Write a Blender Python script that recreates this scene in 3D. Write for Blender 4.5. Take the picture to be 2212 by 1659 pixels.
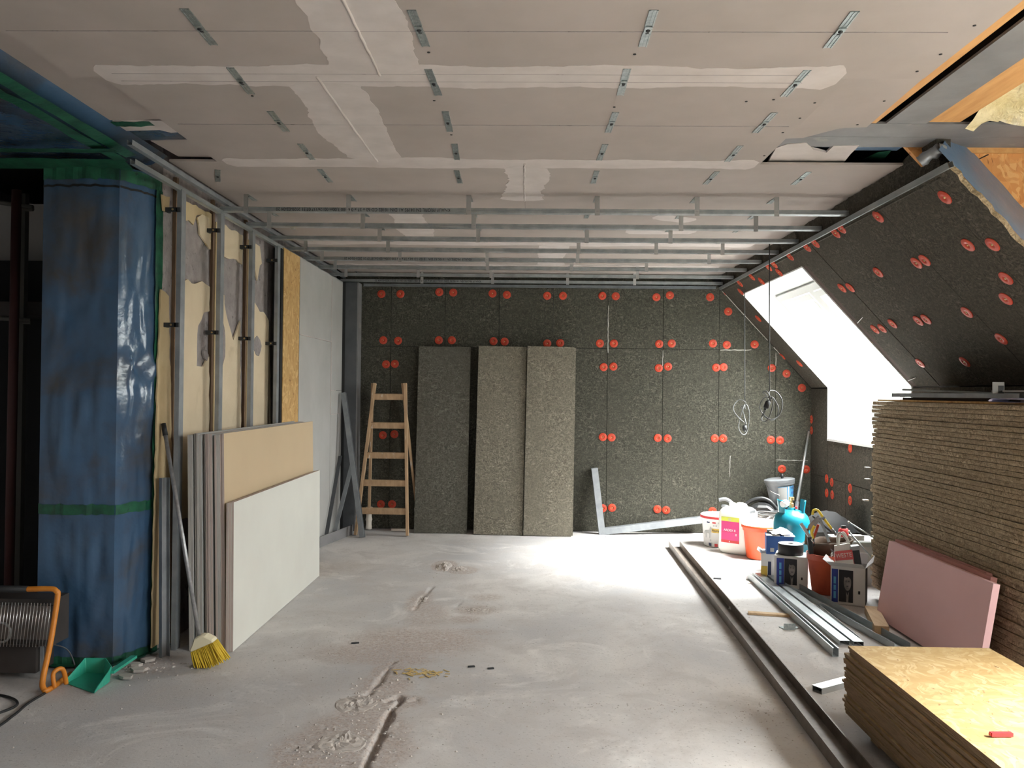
import bpy, bmesh, math, random
import numpy as np
from mathutils import Matrix, Vector, Euler, noise as mnoise

scene = bpy.context.scene
for o in list(bpy.data.objects):
    bpy.data.objects.remove(o)
C = scene.collection
random.seed(7)
rng = np.random.default_rng(7)
R_ = math.radians

# ------------------------------------------------------------------ camera
F_PX, CX, CY, EYE = 1789.0, 1106.0, 829.5, 1.5
_d = Vector((1142.0 - CX, -(846.0 - CY), F_PX)).normalized()      # world +Y seen by the camera
_z = Vector((math.sin(0.0105), math.cos(0.0105), 0.0))
_z = (_z - _z.dot(_d) * _d).normalized()
_x = _z.cross(_d)
if _x.x < 0: _x = -_x
CAMROWS = (_x, _d, _z)
ORIG = Vector((0, 0, EYE))
def ray(u, v):
    c = Vector((u - CX, -(v - CY), F_PX))
    return Vector((_x.dot(c), _d.dot(c), _z.dot(c)))
def at(u, v, axis, val):
    r = ray(u, v); return ORIG + r * ((val - ORIG[axis]) / r[axis])
def AX(u, v, x): return at(u, v, 0, x)
def AY(u, v, y): return at(u, v, 1, y)
def AZ(u, v, z=0.0): return at(u, v, 2, z)
def onplane(u, v, n, d):
    r = ray(u, v); return ORIG + r * ((d - n.dot(ORIG)) / n.dot(r))

cam = bpy.data.cameras.new('camera')
cam.sensor_width = 36.0; cam.sensor_fit = 'HORIZONTAL'
cam.lens = 36.0 * F_PX / 2212.0
cam.clip_start = 0.05; cam.clip_end = 200
cam_o = bpy.data.objects.new('camera', cam); C.objects.link(cam_o)
right = Vector((_x.x, _d.x, _z.x)); up = Vector((_x.y, _d.y, _z.y)); fwd = Vector((_x.z, _d.z, _z.z))
mw = Matrix((( right.x, up.x, -fwd.x, 0), (right.y, up.y, -fwd.y, 0), (right.z, up.z, -fwd.z, EYE), (0, 0, 0, 1)))
cam_o.matrix_world = mw
scene.camera = cam_o

# ------------------------------------------------------------------ world: bright overcast sky over dull ground
world = bpy.data.worlds.new('overcast_sky'); scene.world = world
world.use_nodes = True
nt = world.node_tree; nt.nodes.clear()
wo = nt.nodes.new('ShaderNodeOutputWorld'); bg = nt.nodes.new('ShaderNodeBackground')
tc = nt.nodes.new('ShaderNodeTexCoord'); sx = nt.nodes.new('ShaderNodeSeparateXYZ')
rp = nt.nodes.new('ShaderNodeValToRGB')
nt.links.new(tc.outputs['Generated'], sx.inputs[0]); nt.links.new(sx.outputs['Z'], rp.inputs[0])
cr_ = rp.color_ramp                                     # CIE overcast sky: zenith three times as bright as the horizon
cr_.elements[0].position = 0.0; cr_.elements[0].color = (0.12, 0.125, 0.11, 1)
cr_.elements[1].position = 0.02; cr_.elements[1].color = (0.345, 0.345, 0.345, 1)
e_ = cr_.elements.new(1.0); e_.color = (1.0, 0.995, 0.99, 1)
nt.links.new(rp.outputs[0], bg.inputs[0]); bg.inputs[1].default_value = 34.0
nt.links.new(bg.outputs[0], wo.inputs[0])

# sun behind thin cloud: a wide soft source high over the roof windows
sun = bpy.data.lights.new('hazy_sun', 'SUN'); sun.energy = 62.0; sun.angle = R_(42); sun.color = (1.0, .97, .95)
sun_o = bpy.data.objects.new('hazy_sun', sun); C.objects.link(sun_o)
_sd = Vector((-math.cos(R_(57)) * math.cos(R_(8)), math.cos(R_(57)) * math.sin(R_(8)), -math.sin(R_(57))))
sun_o.rotation_euler = _sd.to_track_quat('-Z', 'Y').to_euler()

scene.view_settings.view_transform = 'Standard'
scene.view_settings.look = 'None'
scene.view_settings.exposure = 0.42
scene.view_settings.gamma = 1.0
scene.view_settings.use_curve_mapping = False

# ------------------------------------------------------------------ key planes (metres)
YB = 8.95                 # back wall face
XK = 3.029                # knee wall face
ZC = 2.77                 # underside of plasterboard ceiling
ZP = 2.66                 # underside of the ceiling battens
SA = Vector((2.056, 0, 2.623)); SB = Vector((3.029, 0, 1.572))
SD = (SB - SA).normalized(); SN = Vector((-SD.z, 0, SD.x)); SDIST = SN.dot(SA)
SLEN = (SB - SA).length
def SP(s, y, n=0.0):      # point on the sloping wall: s down the slope, n outwards
    p = SA + SD * s + SN * n; return Vector((p.x, y, p.z))
def AS(u, v, n=0.0): return onplane(u, v, SN, SDIST + n)

# ------------------------------------------------------------------ materials
MATS = {}
def new_mat(name):
    m = bpy.data.materials.new(name); m.use_nodes = True
    nt = m.node_tree; nt.nodes.clear()
    out = nt.nodes.new('ShaderNodeOutputMaterial'); b = nt.nodes.new('ShaderNodeBsdfPrincipled')
    nt.links.new(b.outputs[0], out.inputs[0]); MATS[name] = m
    return m, nt, b
def coords(nt, stretch=(1, 1, 1), rnd=False):
    t = nt.nodes.new('ShaderNodeTexCoord'); mp = nt.nodes.new('ShaderNodeMapping')
    mp.inputs['Scale'].default_value = stretch
    nt.links.new(t.outputs['Object'], mp.inputs[0])
    if rnd:
        oi = nt.nodes.new('ShaderNodeObjectInfo'); ml = nt.nodes.new('ShaderNodeMath'); ml.operation = 'MULTIPLY'
        ml.inputs[1].default_value = 37.0
        nt.links.new(oi.outputs['Random'], ml.inputs[0]); nt.links.new(ml.outputs[0], mp.inputs['Location'])
    return mp.outputs[0]
def noise_node(nt, vec, scale, detail=5, dist=0.0, rough=0.55):
    n = nt.nodes.new('ShaderNodeTexNoise'); n.inputs['Scale'].default_value = scale
    n.inputs['Detail'].default_value = detail; n.inputs['Distortion'].default_value = dist
    n.inputs['Roughness'].default_value = rough
    nt.links.new(vec, n.inputs['Vector']); return n.outputs[0]
def ramp(nt, fac, lo, hi):
    r = nt.nodes.new('ShaderNodeMapRange'); r.inputs[1].default_value = lo; r.inputs[2].default_value = hi
    r.clamp = True; nt.links.new(fac, r.inputs[0]); return r.outputs[0]
def mixc(nt, fac, a, b):
    m = nt.nodes.new('ShaderNodeMix'); m.data_type = 'RGBA'
    if isinstance(fac, (int, float)): m.inputs[0].default_value = fac
    else: nt.links.new(fac, m.inputs[0])
    for s, k in ((a, 6), (b, 7)):
        if isinstance(s, tuple): m.inputs[k].default_value = (*s, 1)
        else: nt.links.new(s, m.inputs[k])
    return m.outputs[2]
def M(name, c1, c2=None, scale=6, lo=.35, hi=.65, detail=6, dist=0, stretch=(1, 1, 1), rnd=False,
      rough=.75, metal=0.0, bump=0.0, bscale=60, bdist=0.01, layers=(), spec=None, coat=0, alpha=None, bdet=4):
    m, nt, b = new_mat(name)
    vec = coords(nt, stretch, rnd)
    col = c1
    if c2: col = mixc(nt, ramp(nt, noise_node(nt, vec, scale, detail, dist), lo, hi), c1, c2)
    for (c3, sc, l, h, ds) in layers:
        col = mixc(nt, ramp(nt, noise_node(nt, vec, sc, 5, ds), l, h), col, c3)
    if isinstance(col, tuple): b.inputs['Base Color'].default_value = (*col, 1)
    else: nt.links.new(col, b.inputs['Base Color'])
    b.inputs['Roughness'].default_value = rough; b.inputs['Metallic'].default_value = metal
    if spec is not None: b.inputs['Specular IOR Level'].default_value = spec
    if coat: b.inputs['Coat Weight'].default_value = coat; b.inputs['Coat Roughness'].default_value = .15
    if bump:
        bp = nt.nodes.new('ShaderNodeBump'); bp.inputs['Strength'].default_value = bump
        bp.inputs['Distance'].default_value = bdist
        nt.links.new(noise_node(nt, vec, bscale, bdet), bp.inputs['Height']); nt.links.new(bp.outputs[0], b.inputs['Normal'])
    return m

def woodwool(name, dark, mid, light, rnd=True):
    """cement bonded wood fibre: fine curled strands crossing each other"""
    m, nt, b = new_mat(name)
    vec = coords(nt, (1, 1, 1), rnd)
    wv = nt.nodes.new('ShaderNodeTexNoise'); wv.inputs['Scale'].default_value = 13; wv.inputs['Detail'].default_value = 3; nt.links.new(vec, wv.inputs['Vector'])
    wa = nt.nodes.new('ShaderNodeVectorMath'); wa.operation = 'MULTIPLY_ADD'; wa.inputs[1].default_value = (.10, .10, .10)
    nt.links.new(wv.outputs['Color'], wa.inputs[0]); nt.links.new(vec, wa.inputs[2])
    fs = []
    for st in ((26, 26, 105), (105, 105, 26), (60, 60, 60)):
        mp = nt.nodes.new('ShaderNodeMapping'); mp.inputs['Scale'].default_value = st; nt.links.new(wa.outputs[0], mp.inputs[0])
        fs.append(noise_node(nt, mp.outputs[0], 1.0, 2, 0, .5))
    mx = nt.nodes.new('ShaderNodeMath'); mx.operation = 'MAXIMUM'; nt.links.new(fs[0], mx.inputs[0]); nt.links.new(fs[1], mx.inputs[1])
    f = mx.outputs[0]
    g = noise_node(nt, vec, 3.0, 3, .3); sp = fs[2]
    col = mixc(nt, ramp(nt, f, .44, .60), dark, mid)
    col = mixc(nt, ramp(nt, f, .60, .76), col, light)
    col = mixc(nt, ramp(nt, sp, .58, .70), col, tuple(c * .8 for c in dark))
    col = mixc(nt, ramp(nt, g, .25, .9), col, tuple(c * .70 for c in mid))
    nt.links.new(col, b.inputs['Base Color']); b.inputs['Roughness'].default_value = .95
    b.inputs['Specular IOR Level'].default_value = .15
    bp = nt.nodes.new('ShaderNodeBump'); bp.inputs['Strength'].default_value = .6; bp.inputs['Distance'].default_value = .005
    nt.links.new(f, bp.inputs['Height']); nt.links.new(bp.outputs[0], b.inputs['Normal'])
    return m

woodwool('woodwool_wall', (.040, .039, .031), (.092, .089, .071), (.195, .185, .148))
woodwool('woodwool_light', (.12, .108, .084), (.245, .222, .175), (.42, .385, .31))
woodwool('woodwool_grey', (.07, .067, .056), (.145, .138, .115), (.25, .24, .20))
woodwool('woodwool_slope', (.044, .039, .032), (.092, .083, .067), (.17, .152, .122))
woodwool('woodwool_stack', (.19, .147, .098), (.41, .325, .22), (.60, .49, .35))
def concrete():
    m, nt, b = new_mat('concrete'); vec = coords(nt)
    col = mixc(nt, ramp(nt, noise_node(nt, vec, .9, 6, .4), .36, .62), (.665, .635, .615), (.485, .475, .48))
    col = mixc(nt, ramp(nt, noise_node(nt, vec, 3.2, 8, .5, .7), .46, .70), col, (.505, .475, .46))
    col = mixc(nt, ramp(nt, noise_node(nt, vec, 1.7, 9, .9, .72), .54, .72), col, (.76, .735, .715))
    col = mixc(nt, ramp(nt, noise_node(nt, vec, 60, 3, 0), .60, .75), col, (.33, .315, .305))
    at_ = nt.nodes.new('ShaderNodeAttribute'); at_.attribute_name = 'dust'
    dn = noise_node(nt, vec, 38, 5, .5, .7)
    ml = nt.nodes.new('ShaderNodeMath'); ml.operation = 'MULTIPLY'; nt.links.new(at_.outputs['Fac'], ml.inputs[0]); nt.links.new(ramp(nt, dn, .30, .62), ml.inputs[1])
    col = mixc(nt, ml.outputs[0], col, mixc(nt, ramp(nt, noise_node(nt, vec, 90, 3), .4, .6), (.52, .44, .395), (.36, .30, .27)))
    nt.links.new(col, b.inputs['Base Color']); b.inputs['Roughness'].default_value = .88; b.inputs['Specular IOR Level'].default_value = .25
    bp = nt.nodes.new('ShaderNodeBump'); bp.inputs['Strength'].default_value = .35; bp.inputs['Distance'].default_value = .004
    nt.links.new(noise_node(nt, vec, 70, 6, 0, .65), bp.inputs['Height']); nt.links.new(bp.outputs[0], b.inputs['Normal'])
concrete()
M('crumb', (.56, .51, .475), (.44, .395, .365), scale=20, rough=.95)
M('gypsum_card', (.42, .365, .335), (.385, .335, .305), scale=3, rough=.9, bump=.06, bscale=200, bdist=.001, rnd=True)
M('joint_compound', (.62, .56, .535), (.55, .495, .47), scale=7, rough=.85, rnd=True)
M('gypsum_grey', (.46, .455, .44), (.42, .415, .40), scale=3, rough=.9)
M('gypsum_white', (.66, .655, .60), (.62, .61, .56), scale=2, rough=.85)
M('gypsum_tan', (.55, .425, .275), (.52, .40, .26), scale=2, rough=.85)
M('gypsum_edge', (.60, .495, .45), (.45, .37, .335), scale=9, rough=.9, rnd=True, stretch=(1, 1, .15))
M('gypsum_edge_grey', (.50, .475, .445), (.36, .34, .32), scale=9, rough=.9, rnd=True, stretch=(1, 1, .15))
M('galvanised', (.46, .49, .495), (.32, .35, .36), scale=14, rough=.42, metal=.75, stretch=(1, .25, 1), rnd=True)
M('galvanised_dull', (.36, .38, .40), (.27, .29, .31), scale=9, rough=.5, metal=.55, rnd=True)
M('zinc_sheet', (.42, .46, .46), (.27, .31, .31), scale=60, rough=.38, metal=.8, rnd=True)
M('steel_grey', (.10, .105, .115), (.075, .08, .088), scale=6, rough=.6, metal=.1, bump=.1)
M('steel_beam_grey', (.24, .235, .24), (.19, .185, .19), scale=5, rough=.65, metal=.05, bump=.1, layers=(((.34, .31, .28), 4, .66, .78, .4),))
M('steel_dark', (.02, .021, .023), rough=.7)
M('steel_rusty', (.20, .175, .155), (.14, .115, .098), scale=10, rough=.5, metal=.35, layers=(((.36, .31, .26), 3, .62, .8, .4),), bump=.1)
M('aluminium', (.62, .63, .62), (.50, .51, .51), scale=5, rough=.35, metal=.8, rnd=True)
M('blue_foil', (.060, .125, .225), (.042, .085, .155), scale=2.2, rough=.24, spec=.7, bump=.35, bscale=5, bdist=.03, layers=(((.075, .070, .068), 2.2, .50, .68, .3),))
M('blue_foil_light', (.20, .29, .42), (.12, .22, .37), scale=3, rough=.3, spec=.6, bump=.3, bscale=8, bdist=.02)
M('green_tape', (.022, .135, .07), (.014, .06, .04), scale=11, rough=.35, bump=.2, bscale=30, layers=(((.01, .04, .03), 26, .66, .70, .2),))
M('black_rubber', (.012, .012, .013), rough=.6)
M('black_plastic', (.012, .0125, .0135), (.02, .021, .023), scale=4, rough=.45)
M('dark_plastic', (.032, .035, .038), (.02, .022, .025), scale=5, rough=.5)
M('plaster_grey', (.37, .33, .325), (.28, .25, .245), scale=14, rough=.95, bump=.5, bscale=40, bdist=.01, layers=(((.17, .15, .145), 28, .63, .68, .5),))
M('plaster_cream', (.74, .62, .445), (.67, .55, .385), scale=3, rough=.9, bump=.1, layers=(((.50, .40, .25), 2.4, .64, .80, .5),))
M('plaster_stained', (.60, .47, .28), (.50, .375, .21), scale=5, rough=.9)
M('wood_brown', (.24, .155, .095), (.17, .105, .062), scale=6, rough=.8, stretch=(8, 8, 1))
M('wood_ladder', (.50, .335, .20), (.38, .245, .14), scale=7, rough=.75, stretch=(4, 4, .6), layers=(((.62, .56, .48), 8, .64, .72, .3),))
M('timber_orange', (.66, .36, .135), (.56, .285, .095), scale=5, rough=.7, stretch=(6, .7, 6), layers=(((.45, .20, .07), 9, .64, .8, .4),))
M('timber_pale', (.60, .43, .27), (.48, .33, .19), scale=5, rough=.8, stretch=(6, 1, 6))
M('dark_timber', (.085, .058, .048), (.06, .042, .035), scale=4, rough=.85)
M('mineral_wool', (.86, .76, .48), (.70, .58, .30), scale=9, rough=1, bump=1, bscale=25, bdist=.03, layers=(((.92, .88, .76), 5, .55, .75, .8),))
M('orange_plastic', (.55, .058, .022), (.46, .045, .018), scale=6, rough=.45)
M('orange_bucket', (.64, .085, .02), (.56, .07, .016), scale=4, rough=.4)
M('orange_worn', (.60, .10, .04), (.42, .065, .03), scale=6, rough=.5)
M('lid_pale', (.85, .72, .64), (.80, .64, .55), scale=4, rough=.4)
M('white_plastic', (.86, .85, .79), (.82, .81, .75), scale=2, rough=.35)
M('white_lining', (.84, .85, .84), rough=.5)
M('window_frame_white', (.80, .81, .80), rough=.35)
M('teal_paint', (.010, .20, .27), (.008, .16, .22), scale=5, rough=.3)
M('brass', (.55, .40, .20), rough=.35, metal=.8)
M('label_pink', (.62, .045, .20), (.56, .035, .17), scale=3, rough=.4)
M('label_lime', (.58, .62, .08), rough=.4)
M('label_yellow', (.80, .55, .10), rough=.5)
M('print_white', (.85, .84, .82), rough=.6)
M('print_black', (.02, .02, .025), rough=.7)
M('print_navy', (.035, .045, .10), rough=.6)
M('print_red', (.60, .05, .05), rough=.6)
M('print_grey', (.45, .45, .44), rough=.6)
M('print_blue', (.025, .05, .32), (.02, .04, .25), scale=5, rough=.5)
M('print_skin', (.30, .27, .26), (.15, .135, .13), scale=22, rough=.6)
M('label_blue', (.10, .36, .62), rough=.5)
M('carton_white', (.66, .65, .64), (.60, .59, .585), scale=3, rough=.8)
M('carton_inner', (.62, .60, .62), rough=.85)
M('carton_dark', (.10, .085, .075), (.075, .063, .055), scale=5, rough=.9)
M('carton_blue', (.025, .09, .30), (.02, .07, .24), scale=4, rough=.5)
M('paper', (.82, .76, .68), (.74, .66, .57), scale=6, rough=.9)
M('leather_brown', (.12, .075, .05), (.07, .045, .03), scale=6, rough=.6, layers=(((.34, .26, .20), 4, .60, .75, .4),))
M('yellow_paint', (.82, .60, .06), rough=.4)
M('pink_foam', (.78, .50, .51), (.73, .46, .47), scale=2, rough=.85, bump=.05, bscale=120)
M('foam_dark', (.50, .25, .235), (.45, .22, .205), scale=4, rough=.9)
M('broom_head', (.80, .72, .52), rough=.55)
M('broom_bristle', (.78, .55, .05), (.62, .40, .03), scale=40, rough=.8, stretch=(1, 1, .1))
M('handle_metal', (.46, .46, .47), (.30, .30, .31), scale=30, rough=.4, metal=.6)
M('green_plastic', (.04, .42, .29), (.035, .36, .25), scale=4, rough=.4)
M('heater_orange', (.72, .26, .03), (.60, .20, .02), scale=12, rough=.45)
M('heater_dark', (.035, .030, .028), (.055, .045, .042), scale=5, rough=.6)
M('heater_reflector', (.20, .165, .15), (.12, .10, .092), scale=4, rough=.4, metal=.3)
M('wire_chrome', (.75, .75, .74), rough=.25, metal=.9)
M('pipe_red', (.085, .03, .028), rough=.6)
M('pipe_grey', (.10, .095, .085), rough=.7)
M('wall_pale', (.50, .48, .47), rough=.9)
M('board_black', (.012, .012, .013), rough=.9)
M('wall_dark', (.14, .13, .125), rough=.95)
M('red_plastic', (.68, .05, .06), rough=.35)
M('cable_dark', (.03, .032, .033), rough=.45)
M('cable_grey', (.075, .08, .082), rough=.4)
M('bag_white', (.76, .74, .70), rough=.7)
M('bag_red', (.62, .10, .10), rough=.6)
M('film_lilac', (.62, .60, .80), rough=.4)
M('chalk', (.62, .60, .55), rough=.95)
M('sawdust', (.62, .46, .20), (.52, .36, .14), scale=9, rough=1)

def osb(name, a, b_, c, d):
    m, nt, b = new_mat(name)
    vec = coords(nt, (1, 1, 1), True)
    n1 = noise_node(nt, vec, 7, 2, 0)
    mp = nt.nodes.new('ShaderNodeVectorMath'); mp.operation = 'MULTIPLY_ADD'
    nv = nt.nodes.new('ShaderNodeTexNoise'); nv.inputs['Scale'].default_value = 5; nt.links.new(vec, nv.inputs['Vector'])
    mp.inputs[1].default_value = (.25, .25, .25); nt.links.new(nv.outputs['Color'], mp.inputs[0]); nt.links.new(vec, mp.inputs[2])
    outs = []
    for sc, st in ((17, (1, 2.6, 1)), (22, (2.8, 1, 1))):
        mm = nt.nodes.new('ShaderNodeMapping'); mm.inputs['Scale'].default_value = st; nt.links.new(mp.outputs[0], mm.inputs[0])
        v = nt.nodes.new('ShaderNodeTexVoronoi'); v.inputs['Scale'].default_value = sc; nt.links.new(mm.outputs[0], v.inputs['Vector'])
        s = nt.nodes.new('ShaderNodeSeparateColor'); nt.links.new(v.outputs['Color'], s.inputs[0]); outs.append(s.outputs[0])
    col = mixc(nt, ramp(nt, outs[0], .1, .9), a, b_)
    col = mixc(nt, ramp(nt, outs[1], .62, .95), col, c)
    sp = noise_node(nt, coords(nt, (2.5, 1, 1), True), 26, 3, .6)
    col = mixc(nt, ramp(nt, sp, .66, .72), col, d)
    nt.links.new(col, b.inputs['Base Color']); b.inputs['Roughness'].default_value = .7
    return m
osb('osb_pale', (.47, .33, .15), (.41, .27, .11), (.53, .395, .21), (.22, .12, .045))
osb('osb_brown', (.60, .38, .15), (.50, .29, .10), (.68, .46, .20), (.26, .14, .05))
osb('osb_orange', (.70, .34, .115), (.58, .25, .075), (.74, .42, .17), (.30, .12, .04))
M('osb_edge', (.27, .175, .095), (.19, .12, .062), scale=30, rough=.95, stretch=(.4, .4, 5), rnd=True, bump=.5, bscale=80)

def glass(name):
    m = bpy.data.materials.new(name); m.use_nodes = True; nt = m.node_tree; nt.nodes.clear()
    out = nt.nodes.new('ShaderNodeOutputMaterial'); mx = nt.nodes.new('ShaderNodeMixShader')
    t = nt.nodes.new('ShaderNodeBsdfTransparent'); g = nt.nodes.new('ShaderNodeBsdfGlossy'); g.inputs['Roughness'].default_value = .02
    t.inputs[0].default_value = (.95, .97, .96, 1); mx.inputs[0].default_value = .06
    nt.links.new(t.outputs[0], mx.inputs[1]); nt.links.new(g.outputs[0], mx.inputs[2]); nt.links.new(mx.outputs[0], out.inputs[0])
    MATS[name] = m
glass('window_glass')

# ------------------------------------------------------------------ mesh helpers (world coordinates in, local out)
WM = {}
def tag(o, label=None, cat=None, group=None, kind=None):
    if label: o['label'] = label
    if cat: o['category'] = cat
    if group: o['group'] = group
    if kind: o['kind'] = kind
    return o
def thing(name, loc, label, cat, group=None, kind=None, rotz=0.0):
    o = bpy.data.objects.new(name, None); C.objects.link(o)
    o.empty_display_size = .1
    o.location = loc; o.rotation_euler = (0, 0, rotz)
    WM[o] = Matrix.Translation(Vector(loc)) @ Matrix.Rotation(rotz, 4, 'Z')
    return tag(o, label, cat, group, kind)
def link_mesh(name, me, parent=None):
    """me holds world coordinates"""
    o = bpy.data.objects.new(name, me); C.objects.link(o)
    if parent is None:
        n = len(me.vertices); co = np.empty(n * 3); me.vertices.foreach_get('co', co); co = co.reshape(-1, 3)
        lo, hi = co.min(0), co.max(0)
        base = Vector(((lo[0] + hi[0]) / 2, (lo[1] + hi[1]) / 2, lo[2]))
        me.transform(Matrix.Translation(-base)); o.location = base; WM[o] = Matrix.Translation(base)
    else:
        o.parent = parent; me.transform(WM[parent].inverted()); WM[o] = WM[parent].copy()
    return o
def mats_of(mat):
    return [MATS[x] for x in (mat if isinstance(mat, (list, tuple)) else [mat])]
def finish(name, bm, mat, parent=None, smooth=False, bevel=0.0):
    if bevel:
        bmesh.ops.bevel(bm, geom=[e for e in bm.edges if e.calc_face_angle(0) > .5], offset=bevel, segments=1, affect='EDGES', profile=.5)
    me = bpy.data.meshes.new(name); bm.normal_update(); bm.to_mesh(me); bm.free()
    for m in mats_of(mat): me.materials.append(m)
    if smooth:
        for p in me.polygons: p.use_smooth = True
        try: me.set_sharp_from_angle(angle=R_(40))
        except Exception: pass
    return link_mesh(name, me, parent)
def add_hull8(bm, pts, mi=0):
    """pts: 4 bottom + 4 top (same winding)"""
    v = [bm.verts.new(p) for p in pts]
    fs = [(3, 2, 1, 0), (4, 5, 6, 7), (0, 1, 5, 4), (1, 2, 6, 5), (2, 3, 7, 6), (3, 0, 4, 7)]
    out = []
    for f in fs:
        fc = bm.faces.new([v[i] for i in f]); fc.material_index = mi; out.append(fc)
    return v, out
def add_box(bm, x0, x1, y0, y1, z0, z1, mi=0, mtx=None):
    p = [Vector(q) for q in ((x0, y0, z0), (x1, y0, z0), (x1, y1, z0), (x0, y1, z0), (x0, y0, z1), (x1, y0, z1), (x1, y1, z1), (x0, y1, z1))]
    if mtx is not None: p = [mtx @ q for q in p]
    return add_hull8(bm, p, mi)
def box(name, x0, x1, y0, y1, z0, z1, mat, parent=None, bevel=0.0, mtx=None):
    bm = bmesh.new(); add_box(bm, x0, x1, y0, y1, z0, z1, 0, mtx)
    return finish(name, bm, mat, parent, bevel=bevel)
def frame_mtx(p0, p1, upv):
    """local X along p0->p1, local Z near upv"""
    x = (Vector(p1) - Vector(p0)).normalized(); u = Vector(upv)
    y = u.cross(x).normalized(); z = x.cross(y)
    return Matrix(((x.x, y.x, z.x, p0[0]), (x.y, y.y, z.y, p0[1]), (x.z, y.z, z.z, p0[2]), (0, 0, 0, 1)))
def bar(name, p0, p1, w, h, mat, parent=None, upv=(0, 0, 1), bevel=0.0):
    L = (Vector(p1) - Vector(p0)).length
    return box(name, 0, L, -w / 2, w / 2, -h / 2, h / 2, mat, parent, bevel, frame_mtx(p0, p1, upv))
def add_prism(bm, poly, off, mi=0):
    """poly: list of Vector; off: thickness vector"""
    off = Vector(off)
    a = [bm.verts.new(Vector(p)) for p in poly]; b = [bm.verts.new(Vector(p) + off) for p in poly]
    n = len(poly); fs = [bm.faces.new(a), bm.faces.new(list(reversed(b)))]
    for i in range(n): fs.append(bm.faces.new((a[i], b[i], b[(i + 1) % n], a[(i + 1) % n])))
    for f in fs: f.material_index = mi
    bmesh.ops.recalc_face_normals(bm, faces=fs)
    return fs
def prism(name, poly, off, mat, parent=None, bevel=0.0):
    bm = bmesh.new(); add_prism(bm, poly, off)
    return finish(name, bm, mat, parent, bevel=bevel)
def add_tube(bm, pts, r, seg=8, closed=False, mi=0):
    pts = [Vector(p) for p in pts]; n = len(pts); rings = []
    prev = None
    for i, p in enumerate(pts):
        if closed: t = pts[(i + 1) % n] - pts[i - 1]
        else: t = pts[min(i + 1, n - 1)] - pts[max(i - 1, 0)]
        t.normalize()
        if prev is None:
            a = t.orthogonal().normalized()
        else:
            a = prev - prev.dot(t) * t
            a = a.normalized() if a.length > 1e-6 else t.orthogonal().normalized()
        prev = a; b = t.cross(a)
        rr = r[i] if isinstance(r, (list, tuple)) else r
        rings.append([bm.verts.new(p + (a * math.cos(2 * math.pi * k / seg) + b * math.sin(2 * math.pi * k / seg)) * rr) for k in range(seg)])
    m = n if closed else n - 1
    for i in range(m):
        A, B = rings[i], rings[(i + 1) % n]
        for k in range(seg):
            f = bm.faces.new((A[k], A[(k + 1) % seg], B[(k + 1) % seg], B[k])); f.material_index = mi; f.smooth = True
    if not closed:
        f = bm.faces.new(list(reversed(rings[0]))); f.material_index = mi
        f = bm.faces.new(rings[-1]); f.material_index = mi
def tube(name, pts, r, mat, parent=None, seg=8, closed=False):
    bm = bmesh.new(); add_tube(bm, pts, r, seg, closed); return finish(name, bm, mat, parent)
def spline(pts, n=8, closed=False):
    P = [Vector(p) for p in pts]; out = []
    m = len(P); rngi = range(m) if closed else range(m - 1)
    for i in rngi:
        if closed: a, b, c, d = P[i - 1], P[i], P[(i + 1) % m], P[(i + 2) % m]
        else: a, b, c, d = P[max(i - 1, 0)], P[i], P[i + 1], P[min(i + 2, m - 1)]
        for k in range(n):
            t = k / n
            out.append(.5 * ((2 * b) + (c - a) * t + (2 * a - 5 * b + 4 * c - d) * t * t + (3 * b - a - 3 * c + d) * t ** 3))
    if not closed: out.append(P[-1])
    return out
def add_lathe(bm, prof, seg=24, mtx=None, mi=0, squash=(1, 1)):
    """prof: (r, z) list; closed to the axis where r == 0"""
    rings = []
    for r, z in prof:
        if r < 1e-6:
            p = Vector((0, 0, z)); rings.append([bm.verts.new(mtx @ p if mtx else p)])
        else:
            ring = []
            for k in range(seg):
                a = 2 * math.pi * k / seg
                p = Vector((r * math.cos(a) * squash[0], r * math.sin(a) * squash[1], z)); ring.append(bm.verts.new(mtx @ p if mtx else p))
            rings.append(ring)
    fs = []
    for A, B in zip(rings, rings[1:]):
        if len(A) == 1 and len(B) == 1: continue
        for k in range(seg):
            k2 = (k + 1) % seg
            if len(A) == 1: f = bm.faces.new((A[0], B[k2], B[k]))
            elif len(B) == 1: f = bm.faces.new((A[k], A[k2], B[0]))
            else: f = bm.faces.new((A[k], A[k2], B[k2], B[k]))
            f.material_index = mi; f.smooth = True; fs.append(f)
    return fs
def lathe(name, prof, mat, parent=None, mtx=None, seg=24, squash=(1, 1)):
    bm = bmesh.new(); add_lathe(bm, prof, seg, mtx, 0, squash)
    o = finish(name, bm, mat, parent, smooth=True); return o
def T(x, y, z): return Matrix.Translation((x, y, z))
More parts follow.
